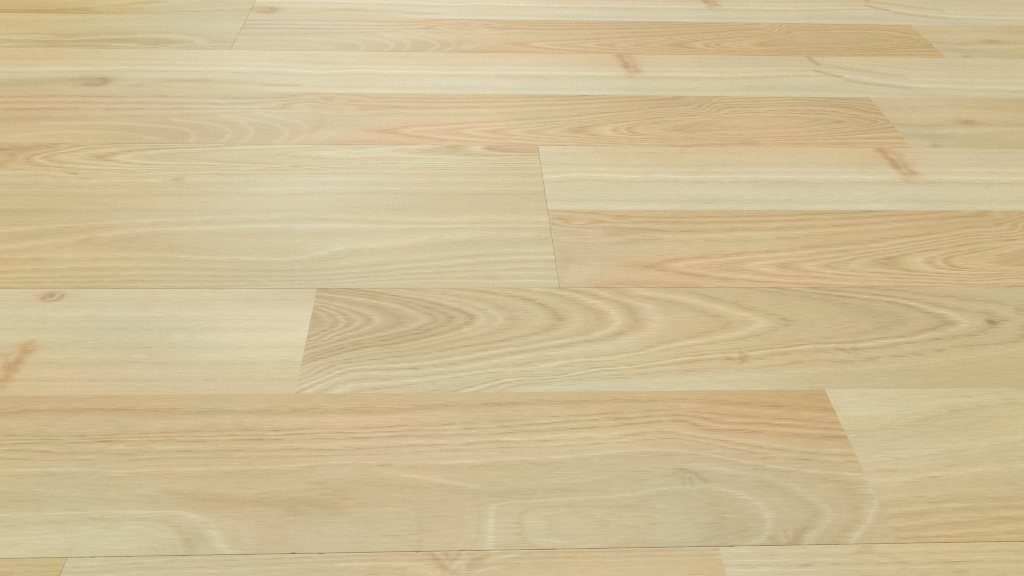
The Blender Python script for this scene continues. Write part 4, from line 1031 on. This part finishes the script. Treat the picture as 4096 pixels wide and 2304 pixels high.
   [[192,168,112],0.00067,0.6,[[0.2102,0.891],[0.2159,0.882]]],
   [[192,168,112],0.0007,0.6,[[0.1782,0.978],[0.1821,0.981]]],
   [[192,168,112],0.00066,0.6,[[0.2137,0.831],[0.2181,0.833]]],
  ],
  'blobs': [
  ],
  'cols': [
   [0.1187,0.963,[207,198,166]],
   [0.1163,0.86,[205,196,163]],
   [0.1538,0.948,[205,190,150]],
   [0.1513,0.867,[203,189,147]],
   [0.197,0.947,[205,188,142]],
   [0.194,0.872,[203,186,140]],
   [0.2417,0.968,[206,185,131]],
   [0.2359,0.848,[205,182,124]],
  ],
 },
 'back_left': {
  'ring': [
   [0,'n',0.3,0,[[-0.4135,-0.006],[-0.3161,0.008],[-0.2176,0.033]]],
   [1,'d',0.3,0.8,[[-0.4137,0.001],[-0.3758,0.033],[-0.3426,0.075],[-0.2926,0.053]]],
   [1.8,'l',0.3,0.5,[[-0.3925,0.096],[-0.3442,0.131],[-0.3063,0.106]]],
   [2.4,'d',0.3,0.7,[[-0.3959,0.202],[-0.3704,0.18],[-0.3335,0.193],[-0.3087,0.202]]],
   [3.0,'l',0.3,0.6,[[-0.3869,0.311],[-0.3369,0.317],[-0.2873,0.359],[-0.2615,0.344],[-0.2421,0.264],[-0.2364,0.168],[-0.2429,0.051]]],
   [2.6,'d',0.3,0.7,[[-0.2852,0.268],[-0.2622,0.257],[-0.2526,0.163],[-0.2552,0.047]]],
   [3.5,'d',0.3,0.5,[[-0.3857,0.272],[-0.3268,0.413],[-0.2771,0.471],[-0.2366,0.377],[-0.2255,0.192]]],
   [5,'n',0.3,0,[[-0.4328,0.555],[-0.3454,0.631],[-0.2212,0.595]]],
   [6,'d',0.3,0.25,[[-0.2999,0.905],[-0.2208,0.959]]],
   [7,'n',0.3,0,[[-0.445,0.91],[-0.3544,0.961],[-0.2234,1.114]]],
  ],
  'strokes': [
   [[212,198,150],0.00377,0.5,[[-0.3137,0.103],[-0.3034,0.088],[-0.2964,0.159]]],
  ],
  'blobs': [
   [[188,162,106],0.6,-0.3687,0.1228,0.0135,0.0528],
  ],
  'cols': [  # yellowed: warm light tint at the left edge painted into the strip colour
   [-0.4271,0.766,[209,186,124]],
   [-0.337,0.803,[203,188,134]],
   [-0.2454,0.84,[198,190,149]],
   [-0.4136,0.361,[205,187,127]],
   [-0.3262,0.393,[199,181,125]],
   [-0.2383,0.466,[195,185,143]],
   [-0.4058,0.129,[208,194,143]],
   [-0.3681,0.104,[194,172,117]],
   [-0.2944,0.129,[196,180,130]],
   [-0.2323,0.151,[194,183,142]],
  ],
 },
 'back_left_far': {
  'ring': [
   [0,'n',0.3,0,[[-0.4465,-0.047],[-0.3553,-0.009],[-0.2231,0.09]]],
   [1,'d',0.3,0.9,[[-0.4495,0.039],[-0.4093,0.025],[-0.364,0.018]]],
   [2,'d',0.3,0.7,[[-0.411,0.077],[-0.3747,0.203],[-0.343,0.285],[-0.3051,0.416]]],
   [2.6,'l',0.3,0.4,[[-0.4006,0.17],[-0.3638,0.298],[-0.3388,0.387]]],
   [4,'n',0.3,0,[[-0.4595,0.324],[-0.3947,0.422]]],
   [3.6,'d',0.3,0.3,[[-0.3323,0.132],[-0.2796,0.2],[-0.2143,0.388]]],
   [1.5,'n',0.3,0,[[-0.3306,0.067],[-0.225,0.201]]],
  ],
  'strokes': [
  ],
  'blobs': [
  ],
  'cols': [  # blue lowered here too, painting in the left edge's yellow light
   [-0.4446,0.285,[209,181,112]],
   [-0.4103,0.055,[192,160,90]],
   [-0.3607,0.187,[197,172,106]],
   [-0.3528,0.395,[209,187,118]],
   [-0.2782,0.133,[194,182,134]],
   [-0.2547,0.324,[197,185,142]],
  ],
 },
}

# ------------------------------------------------------------------ grain fields of the printed decors
STRIP = 0.0965
XS = 1 / 3.2                  # grain runs along the boards: distances along x count for less

def lin(c):
    c = np.asarray(c, float) / 255
    return np.where(c <= .04045, c / 12.92, ((c + .055) / 1.055) ** 2.4)

def kern(d2):
    return 0.5 * d2 * np.log(d2 + 1e-12)

class Print:
    """growth-ring height field (thin-plate surface through traced ring lines) + colour drift with painted-in light tint + knots"""
    def __init__(s, name, d):
        s.name, s.d = name, d
        P, R = [], []
        for r, k, w, a, pts in d['ring']:
            for (x0, v0), (x1, v1) in zip(pts, pts[1:]):
                n = max(1, int(math.hypot((x1 - x0) * XS, (v1 - v0) * STRIP) / 0.008))
                for i in range(n):
                    f = i / n
                    P.append((x0 + (x1 - x0) * f, v0 + (v1 - v0) * f)); R.append(r)
            P.append(tuple(pts[-1])); R.append(r)
        P = np.array(P); R = np.array(R, float)
        s.x0, s.x1 = P[:, 0].min(), P[:, 0].max()
        s.rmin, s.rmax = R.min() - 1, R.max() + 1
        Q = np.stack([P[:, 0] * XS, P[:, 1] * STRIP], 1) * 20
        s.Q = Q
        n = len(Q)
        K = kern(((Q[:, None] - Q[None]) ** 2).sum(2)) + np.eye(n) * 0.004
        A = np.zeros((n + 3, n + 3))
        A[:n, :n] = K; A[:n, n] = 1; A[:n, n + 1:] = Q; A[n, :n] = 1; A[n + 1:, :n] = Q.T
        s.c = np.linalg.lstsq(A, np.concatenate([R, [0, 0, 0]]), rcond=None)[0]
        s.mat = None
    def ring(s, x, v):
        x = np.clip(x, s.x0, s.x1)
        q = np.stack([x * XS, np.clip(v, -.02, 1.02) * STRIP], 1) * 20
        out = np.empty(len(q))
        n = len(s.Q)
        for i in range(0, len(q), 4000):
            b = q[i:i + 4000]
            out[i:i + 4000] = kern(((b[:, None] - s.Q[None]) ** 2).sum(2)) @ s.c[:n] + s.c[n] + b @ s.c[n + 1:]
        return np.clip(out, s.rmin, s.rmax)
    def colour(s, x, v, jit):
        """x, v flat arrays; jit: fibre jitter in metres along the grain"""
        cx = np.clip(x, s.x0 - .02, s.x1 + .02) + jit * 3
        A = np.array([(a, b) for a, b, c in s.d['cols']]); C = lin([c for a, b, c in s.d['cols']])
        q = np.stack([cx / 0.030, v * STRIP / 0.0115], 1)
        p = np.stack([A[:, 0] / 0.030, A[:, 1] * STRIP / 0.0115], 1)
        d2 = ((q[:, None] - p[None]) ** 2).sum(2)
        w = np.exp(-0.5 * (d2 - d2.min(1, keepdims=True))) 
        w = w + 0.02 / (1 + d2)
        col = (w @ C) / w.sum(1, keepdims=True)
        xx, yy = x + jit * .25, v * STRIP
        for c, a, bx, bv, sx, sv in s.d['blobs']:
            g = a * np.exp(-0.5 * (((xx - bx) / max(sx, 1e-4)) ** 2 + ((v - bv) / max(sv, 1e-4)) ** 2))
            col = col + (lin(c)[None] - col) * g[:, None]
        for c, sig, a, pts in s.d['strokes']:
            d2 = np.full(len(x), 1e9)
            for (ax, av), (bx, bv) in zip(pts, pts[1:]):
                ay, by = av * STRIP, bv * STRIP
                dx, dy = bx - ax, by - ay
                t = np.clip(((xx - ax) * dx + (yy - ay) * dy) / (dx * dx + dy * dy + 1e-12), 0, 1)
                d2 = np.minimum(d2, (xx - ax - t * dx) ** 2 + (yy - ay - t * dy) ** 2)
            g = a * np.exp(-0.5 * d2 / sig ** 2)
            col = col + (lin(c)[None] - col) * g[:, None]
        # the print's hues lie close together
        lum = col @ np.array([.2126, .7152, .0722])
        col = col + (lum[:, None] * np.array([1.055, .99, .925]) - col) * .10
        return col * np.array([1.042, 1.019, 1.01])

# ------------------------------------------------------------------ materials
class NT:
    def __init__(s, mat):
        mat.use_nodes = True
        s.t = mat.node_tree; s.t.nodes.clear()
    def n(s, typ, **kw):
        o = s.t.nodes.new(typ)
        for k, v in kw.items(): setattr(o, k, v)
        return o
    def l(s, a, b): s.t.links.new(a, b)
    def math(s, op, a, b=None, c=None):
        o = s.n('ShaderNodeMath', operation=op)
        for i, x in enumerate((a, b, c)):
            if x is None: continue
            if isinstance(x, (int, float)): o.inputs[i].default_value = x
            else: s.l(x, o.inputs[i])
        return o.outputs[0]
    def vmath(s, op, a, b):
        o = s.n('ShaderNodeVectorMath', operation=op)
        for i, x in enumerate((a, b)):
            if isinstance(x, tuple): o.inputs[i].default_value = x
            else: s.l(x, o.inputs[i])
        return o.outputs[0]
    def noise(s, vec, scale, off=0.0, detail=3.0, rough=0.5):
        v = s.vmath('MULTIPLY', vec, tuple(scale))
        v = s.vmath('ADD', v, (off * 7.3, off * 3.1, off * 5.7))
        o = s.n('ShaderNodeTexNoise'); o.inputs['Scale'].default_value = 1.0
        o.inputs['Detail'].default_value = detail; o.inputs['Roughness'].default_value = rough
        s.l(v, o.inputs['Vector'])
        return o.outputs[0]
    def contrast(s, x, k):
        return s.math('ADD', s.math('MULTIPLY', s.math('SUBTRACT', x, .5), k), .5)
    def ramp(s, fac, stops):
        o = s.n('ShaderNodeValToRGB'); r = o.color_ramp; r.interpolation = 'LINEAR'
        while len(r.elements) > 1: r.elements.remove(r.elements[-1])
        r.elements[0].position = stops[0][0]; r.elements[0].color = (stops[0][1],) * 3 + (1,)
        for p, v in stops[1:]:
            e = r.elements.new(p); e.color = (v, v, v, 1)
        s.l(fac, o.inputs[0])
        return o.outputs[0]
    def ramps(s, fac, lists):
        out = None
        for st in lists:
            o = s.ramp(fac, st)
            out = o if out is None else s.math('MAXIMUM', out, o)
        if out is None:
            v = s.n('ShaderNodeValue'); v.outputs[0].default_value = 0.0; out = v.outputs[0]
        return out
    def smooth(s, x, lo, hi):
        o = s.n('ShaderNodeMapRange', interpolation_type='SMOOTHSTEP')
        s.l(x, o.inputs[0]); o.inputs[1].default_value = lo; o.inputs[2].default_value = hi
        return o.outputs[0]

def profile(pr, kind):
    """1-D growth-ring profile of one print as lists of ramp stops (one ramp per dozen rings)"""
    merged = {}
    for r, k, w, a, p in pr.d['ring']:
        if k == kind and a > 0: merged[r] = (w * (.72 if pr.name in ('arches', 'ghost_arches') else 1.0), a)
    bumps = [(r,) + merged[r] for r in sorted(merged)]
    ramps = []
    for i in range(0, len(bumps), 6):
        part = bumps[i:i + 6]
        stops = {pr.rmin: 0.0, pr.rmax: 0.0}
        for c, w, a in part:
            for q in (-1.5, -.75, 0, .75, 1.5):
                x = c + q * w
                stops[round(x, 4)] = 0.0
        for x in stops:
            stops[x] = min(1.0, max(a * math.exp(-0.5 * ((x - c) / (w * .5)) ** 2) for c, w, a in part))
        stops[pr.rmin] = stops[pr.rmax] = 0.0
        xs = sorted(x for x in stops if pr.rmin <= x <= pr.rmax)
        assert len(xs) <= 32
        ramps.append([((x - pr.rmin) / (pr.rmax - pr.rmin), stops[x]) for x in xs])
    return ramps

ALBEDO = 0.81
def wood(pr, seed):
    m = bpy.data.materials.new('printed_wood_' + pr.name)
    t = NT(m)
    at = t.n('ShaderNodeAttribute', attribute_name='grain'); g = at.outputs['Vector']     # metres along / across the print
    ring = t.n('ShaderNodeAttribute', attribute_name='ring').outputs['Fac']
    tint = t.n('ShaderNodeAttribute', attribute_name='tint').outputs['Color']
    fib = t.contrast(t.noise(g, (115, 1250, 1), seed, 2, .55), 2.3)          # fibres
    fib2 = t.contrast(t.noise(g, (9, 420, 1), seed + 3, 4, .6), 1.4)      # long soft streaks
    mot = t.contrast(t.noise(g, (75, 190, 1), seed + 9, 3, .6), 1.5)      # mottling
    wob = t.noise(g, (14, 70, 1), seed + 5, 2)            # waviness of the rings
    r = t.math('ADD', ring, t.math('MULTIPLY', t.math('SUBTRACT', wob, .5), .28))
    r = t.math('ADD', r, t.math('MULTIPLY', t.math('SUBTRACT', fib, .5), .14))
    rn = t.math('DIVIDE', t.math('SUBTRACT', r, pr.rmin), pr.rmax - pr.rmin)
    dk = t.ramps(rn, profile(pr, 'd')); lt = t.ramps(rn, profile(pr, 'l'))
    dk = t.math('MULTIPLY', dk, t.math('ADD', .45, t.math('MULTIPLY', t.smooth(fib, .8, .2), .95)))
    lt = t.math('MULTIPLY', lt, t.math('ADD', .6, t.math('MULTIPLY', t.smooth(fib, .2, .75), .65)))
    # faint secondary rings everywhere
    cv = t.n('ShaderNodeCombineXYZ'); t.l(t.math('MULTIPLY', r, 4.2), cv.inputs[0]); cv.inputs[1].default_value = seed * 1.7
    xs = t.n('ShaderNodeSeparateXYZ'); t.l(g, xs.inputs[0]); t.l(t.math('MULTIPLY', xs.outputs[0], 3.0), cv.inputs[2])
    o = t.n('ShaderNodeTexNoise'); o.inputs['Scale'].default_value = 1; o.inputs['Detail'].default_value = 2; t.l(cv.outputs[0], o.inputs['Vector'])
    patch = t.smooth(t.noise(g, (7, 45, 1), seed + 41, 2), .35, .65)
    thin_d = t.math('MULTIPLY', t.smooth(o.outputs[0], .44, .33), t.math('ADD', .25, t.math('MULTIPLY', patch, .75)))
    thin_l = t.math('MULTIPLY', t.smooth(o.outputs[0], .56, .67), t.math('SUBTRACT', 1.0, t.math('MULTIPLY', patch, .7)))
    # pores: short dark and light dashes
    por = t.smooth(t.noise(g, (75, 900, 1), seed + 13, 1, .5), .63, .74)
    por = t.math('MULTIPLY', por, t.smooth(t.noise(g, (12, 40, 1), seed + 21, 2), .42, .62))
    dash = t.smooth(t.noise(g, (70, 900, 1), seed + 17, 1, .5), .63, .76)
    # sum of grain as dark (+) and light (-) amounts
    dark = t.math('ADD', t.math('MULTIPLY', dk, GRAIN_D * FIGURE.get(pr.name, 1.0)), t.math('MULTIPLY', por, 1.1))
    dark = t.math('ADD', dark, t.math('MULTIPLY', t.math('SUBTRACT', .5, fib), .75))
    dark = t.math('ADD', dark, t.math('MULTIPLY', t.math('SUBTRACT', .5, fib2), .22))
    dark = t.math('ADD', dark, t.math('MULTIPLY', t.math('SUBTRACT', .5, mot), .3))
    dark = t.math('ADD', dark, t.math('MULTIPLY', thin_d, .42))
    grit = t.noise(g, (420, 1000, 1), seed + 51, 1, .5)
    dark = t.math('ADD', dark, t.math('MULTIPLY', t.math('SUBTRACT', .5, grit), .8))
    light = t.math('ADD', t.math('ADD', t.math('MULTIPLY', lt, GRAIN_L * FIGURE.get(pr.name, 1.0)), t.math('MULTIPLY', thin_l, .42)), t.math('MULTIPLY', dash, .85))
    def scale(col, amt, k):
        v = t.n('ShaderNodeVectorMath', operation='SCALE'); v.inputs[0].default_value = k; t.l(amt, v.inputs['Scale'])
        a = t.vmath('ADD', v.outputs[0], (1.0, 1.0, 1.0))
        return t.vmath('MULTIPLY', col, a)
    col = scale(tint, dark, (-.10, -.148, -.225))
    col = scale(col, light, (.085, .115, .18))
    # faint pinkish / greenish drift of the print
    for off, sc, k in ((31, (26, 60, 1), (.08, -.02, -.05)), (37, (24, 55, 1), (-.02, .03, .10)), (43, (9, 20, 1), (.03, -.01, -.26)), (47, (12, 34, 1), (.16, .17, .20))):
        ch = t.math('SUBTRACT', t.noise(g, sc, seed + off, 2), .5)
        col = scale(col, ch, k)
    col = t.vmath('MULTIPLY', col, (ALBEDO,) * 3)
    b = t.n('ShaderNodeBsdfPrincipled')
    t.l(col, b.inputs['Base Color'])
    rg = t.math('ADD', .46, t.math('MULTIPLY', t.math('SUBTRACT', fib, .5), .08))
    t.l(rg, b.inputs['Roughness'])
    b.inputs['IOR'].default_value = 1.45; b.inputs['Specular IOR Level'].default_value = .38
    bp = t.n('ShaderNodeBump'); bp.inputs['Strength'].default_value = .12; bp.inputs['Distance'].default_value = .00012
    t.l(fib, bp.inputs['Height']); t.l(bp.outputs[0], b.inputs['Normal'])
    out = t.n('ShaderNodeOutputMaterial'); t.l(b.outputs[0], out.inputs[0])
    return m

GRAIN_D, GRAIN_L = 1.6, 1.75
FIGURE = {'ghost_arches': 1.05, 'arches': 1.1, 'right_bands': .6, 'left_near': .8, 'pale_left': .7, 'pale_knots': .8}     # how strongly each print's rings are drawn

def plain(name, c0, c1, scale, rough):
    m = bpy.data.materials.new(name); t = NT(m)
    tc = t.n('ShaderNodeTexCoord').outputs['Object']
    n = t.noise(tc, (scale,) * 3, 1.0, 4)
    mx = t.n('ShaderNodeMix', data_type='RGBA'); t.l(n, mx.inputs[0]); mx.inputs[6].default_value = c0 + (1,); mx.inputs[7].default_value = c1 + (1,)
    b = t.n('ShaderNodeBsdfPrincipled'); t.l(mx.outputs[2], b.inputs['Base Color']); b.inputs['Roughness'].default_value = rough
    out = t.n('ShaderNodeOutputMaterial'); t.l(b.outputs[0], out.inputs[0])
    return m

M_CORE = plain('fibreboard_core', (.16, .095, .045), (.23, .145, .075), 900, .9)
M_UNDER = plain('grey_underlay', (.05, .045, .04), (.08, .07, .06), 400, .95)

PR = {}
def get_print(name):
    if name not in PR:
        PR[name] = Print(name, PRINTS[name])
        PR[name].mat = wood(PR[name], 1.0 + len(PR) * 1.37)
    return PR[name]

# ------------------------------------------------------------------ mesh helpers
coll = scene.collection
def mesh_obj(name, verts, faces, mat, parent=None):
    me = bpy.data.meshes.new(name)
    me.from_pydata(verts, [], faces)
    me.materials.append(mat)
    o = bpy.data.objects.new(name, me)
    coll.objects.link(o)
    if parent: o.parent = parent
    return o

def box(x0, x1, y0, y1, z0, z1):
    v = [(x0, y0, z0), (x1, y0, z0), (x1, y1, z0), (x0, y1, z0), (x0, y0, z1), (x1, y0, z1), (x1, y1, z1), (x0, y1, z1)]
    f = [(0, 3, 2, 1), (4, 5, 6, 7), (0, 1, 5, 4), (1, 2, 6, 5), (2, 3, 7, 6), (3, 0, 4, 7)]
    return v, f

# floor plan (units of S): far edge of row i is YS[i], near edge YS[i+1]; two rows make one board
YS = {-1: 3.165, 0: 2.885, 1: 2.610, 2: 2.324, 3: 2.031, 4: 1.737, 5: 1.453, 6: 1.165, 7: 0.851}
PITCH_Y = 0.288
for i in range(-2, -8, -1): YS[i] = YS[i + 1] + PITCH_Y
for i in range(8, 12): YS[i] = YS[i - 1] - PITCH_Y
XMIN, XMAX = -2.7, 3.1
rng = np.random.default_rng(7)

def strip(board, pname, off, row, x0, x1, far_joint, near_joint, left_joint, right_joint, gaps, fine):
    """one printed wood strip: a thin slab whose top is a fine grid carrying the print's grain field"""
    pr = get_print(pname)
    y0, y1 = YS[row + 1] * S, YS[row] * S
    a, b = x0 * S, x1 * S
    far_gap, near_gap = gaps
    hair = 0.0
    Y0 = y0 + (near_gap / 2 if near_joint else hair); Y1 = y1 - (far_gap / 2 if far_joint else hair)
    A = a + (0.00004 if left_joint else hair); B = b - (0.00004 if right_joint else hair)
    dx, dy = (0.0018, 0.0008) if fine == 2 else (0.0024, 0.001) if fine == 1 else (0.016, 0.005)
    ny = max(6, int((Y1 - Y0) / dy))
    ym = YS[row]
    fa, fb = max(A, -(0.40 * ym + .35) * S), min(B, (.55 * ym + .45) * S)   # fine grid near, coarse far to the sides
    if fb <= fa: fa = fb = (A + B) / 2
    seg = [np.linspace(p, q, max(1, int((q - p) / d)) + 1)[1:] for p, q, d in ((A, fa, .02), (fa, fb, dx), (fb, B, .02)) if q - p > 1e-5]
    xs = np.concatenate([[A, A + .0004], np.concatenate(seg)[:-1], [B - .0004, B]])
    xs = np.sort(xs)
    ys = np.concatenate([[Y0, Y0 + .00035], np.linspace(Y0, Y1, ny + 1)[1:-1], [Y1 - .00035, Y1]])
    X, Y = np.meshgrid(xs, ys)
    Z = np.zeros_like(X)
    n, m = len(xs), len(ys)
    drop = 0.00006
    def worn(edge_rows, sign, gap):
        j = np.abs(rng.normal(0, 1, n)) * gap * .16
        if gap > .0002:                                   # worn joint: little chips knocked out of the edge
            for c in rng.integers(0, n, n // 24): j[c] += rng.uniform(.00015, .0006) * (1.0 if xs[c] < .06 else .35)
        Y[edge_rows[0]] += sign * j
        Y[edge_rows[1]] = np.maximum(Y[edge_rows[1]] * sign, (Y[edge_rows[0]] * sign + .0002)) * sign
        Z[edge_rows[0]] -= drop
    if near_joint: worn((0, 1), 1, near_gap)
    if far_joint: worn((-1, -2), -1, far_gap)
    if left_joint: Z[:, 0] -= drop
    if right_joint: Z[:, -1] -= drop
    # real boards are never perfectly level with each other
    X = np.clip(X, A, B)
    verts = np.stack([X, Y, Z], 2).reshape(-1, 3)
    idx = np.arange(n * m).reshape(m, n)
    quads = np.stack([idx[:-1, :-1], idx[:-1, 1:], idx[1:, 1:], idx[1:, :-1]], 2).reshape(-1, 4)
    rim = np.concatenate([idx[0, :-1], idx[:-1, -1], idx[-1, :0:-1], idx[:0:-1, 0]])
    sides = np.concatenate([np.full(n - 1, near_joint), np.full(m - 1, right_joint), np.full(n - 1, far_joint), np.full(m - 1, left_joint)])
    low = verts[rim].copy(); low[:, 2] = -0.0011
    base = len(verts)
    k = np.arange(len(rim)); k2 = (k + 1) % len(rim)
    side = np.stack([rim[k2], rim[k], base + k, base + k2], 1)[sides.astype(bool)]
    V = np.concatenate([verts, low]); F = np.concatenate([quads, side])
    me = bpy.data.meshes.new('wood_strip')
    me.vertices.add(len(V)); me.vertices.foreach_set('co', V.ravel().astype(np.float32))
    me.loops.add(len(F) * 4); me.loops.foreach_set('vertex_index', F.ravel().astype(np.int32))
    me.polygons.add(len(F)); me.polygons.foreach_set('loop_start', np.arange(0, len(F) * 4, 4, dtype=np.int32))
    me.update(calc_edges=True)
    # grain attributes in the print's own coordinates
    px = V[:, 0] - off * S
    pv = np.clip((V[:, 1] - y0) / (y1 - y0), 0, 1)
    rowid = np.clip((pv * 400).astype(int), 0, 400)
    h = np.random.default_rng(abs(hash_name(pname)) % 99991).normal(0, 1, 401)
    jit = h[rowid] * .0006 + .0012 * np.sin(pv * 61 + px * 25) + .0008 * np.sin(pv * 153 - px * 60)
    if fine == 0: jit = jit * 0
    ring = pr.ring(px, pv)
    col = pr.colour(px, pv, jit)
    at = me.attributes.new('ring', 'FLOAT', 'POINT'); at.data.foreach_set('value', ring.astype(np.float32))
    at = me.attributes.new('grain', 'FLOAT_VECTOR', 'POINT')
    at.data.foreach_set('vector', np.stack([px, pv * STRIP, 0 * px], 1).ravel().astype(np.float32))
    at = me.attributes.new('tint', 'FLOAT_COLOR', 'POINT')
    at.data.foreach_set('color', np.concatenate([col, np.ones((len(col), 1))], 1).ravel().astype(np.float32))
    me.materials.append(pr.mat)
    o = bpy.data.objects.new('wood_strip', me)
    coll.objects.link(o); o.parent = board
    return o

def hash_name(s):
    h = 7
    for c in s: h = (h * 131 + ord(c)) % 1000003
    return h

# ------------------------------------------------------------------ the floor
v, f = box(XMIN * S - .01, XMAX * S + .01, YS[11] * S - .01, YS[-7] * S + .01, -0.012, -0.0082)
floor = mesh_obj('floor', v, f, M_UNDER)
floor['kind'] = 'structure'
floor['label'] = 'pale oak and ash look laminate floor of two-strip boards'

GAPS = {7: .00026, 5: .00017, 3: .0001, 1: .0001}   # row boundary -> joint width in metres
def board(rows, x0, x1, far_strips, near_strips, fine):
    """rows = (far, near); strips = [(print, offset, x0, x1), ...]"""
    x0, x1 = max(x0, XMIN), min(x1, XMAX)
    fr, nr = rows
    v, f = box(x0 * S + .0006, x1 * S - .0006, YS[nr + 1] * S + .0006, YS[fr] * S - .0006, -0.008, -0.00118)
    b = mesh_obj('laminate_board', v, f, M_CORE, floor)
    gf = GAPS.get(fr, .00014); gn = GAPS.get(nr + 1, .00014)
    for row, strips, fj, nj in ((fr, far_strips, True, False), (nr, near_strips, False, True)):
        for pname, off, a, c in strips:
            a, c = max(a, x0), min(c, x1)
            if c - a < .01: continue
            strip(b, pname, off, row, a, c, fj, nj, abs(a - x0) < 1e-6, abs(c - x1) < 1e-6, (gf, gn), fine)
    return b

A_, B_, C_, D_, E_, F_, G_, H_ = .183, -.254, 1.395, 1.068, .583, -.498, -.627, .341
# rows in view
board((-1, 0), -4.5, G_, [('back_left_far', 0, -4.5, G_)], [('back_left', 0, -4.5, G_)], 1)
board((-1, 0), G_, 3.24, [('pale_knots', .715, G_, 3.24)], [('cathedral_back', .715, G_, C_), ('smear', .705, C_, 3.24)], 1)
board((1, 2), -1.95, 1.92, [('pale_knots', .375, -1.95, 1.92)], [('cathedral', .375, -1.95, D_), ('smear', .375, D_, 1.92)], 1)
board((3, 4), -3.69, A_, [('left_far', 0, -3.69, A_)], [('left_near', 0, -3.69, A_)], 2)
board((3, 4), A_, 4.05, [('pale_knots', .909, A_, 4.05)], [('cathedral', .909, A_, 1.602), ('smear', .909, 1.602, 4.05)], 2)
board((5, 6), -1.6, 2.27, [('pale_left', 0, -1.6, B_), ('arches', 0, B_, 2.27)], [('ghost_arches', 0, -1.6, E_), ('right_bands', 0, E_, 2.27)], 2)
board((7, 8), -4.3, F_, [('front_left', 0, -4.3, F_)], [('left_near', -.6, -4.3, F_)], 1)
board((7, 8), F_, 3.37, [('front_feather', 0, F_, H_), ('front_right', 0, H_, 3.37)], [('cathedral', 1.1, F_, 1.79), ('smear', 1.1, 1.79, 3.37)], 2)
# the same floor running on past the edges of the picture
board((1, 2), -5.8, -1.95, [('pale_left', -2.2, -5.8, -1.95)], [('left_near', -2.4, -5.8, -1.95)], 0)
board((1, 2), 1.92, 5.8, [('left_far', 2.4, 1.92, 5.8)], [('left_near', 2.4, 1.92, 5.8)], 0)
board((5, 6), -5.4, -1.6, [('left_far', -2.0, -5.4, -1.6)], [('left_near', -2.0, -5.4, -1.6)], 0)
board((5, 6), 2.27, 6.1, [('pale_knots', 2.9, 2.27, 6.1)], [('cathedral', 2.9, 2.27, 6.1)], 0)
for (fr, cut, o) in ((-3, .35, 1.2), (-5, -1.2, -.5), (-7, 1.3, .4)):
    board((fr, fr + 1), cut - 3.87, cut, [('pale_knots', o - 1.5, cut - 3.87, cut)], [('cathedral', o - 1.5, cut - 3.87, cut)], 0)
    board((fr, fr + 1), cut, cut + 3.87, [('left_far', o + .6, cut, cut + 3.87)], [('left_near', o + .6, cut, cut + 3.87)], 0)
board((9, 10), -1.9, 1.97, [('pale_left', .3, -1.9, .1), ('arches', .354, .1, 1.97)], [('left_near', .5, -1.9, 1.97)], 0)
board((9, 10), -5.7, -1.9, [('left_far', -2.2, -5.7, -1.9)], [('left_near', -2.2, -5.7, -1.9)], 0)
board((9, 10), 1.97, 5.8, [('pale_knots', 2.6, 1.97, 5.8)], [('cathedral', 2.6, 1.97, 5.8)], 0)
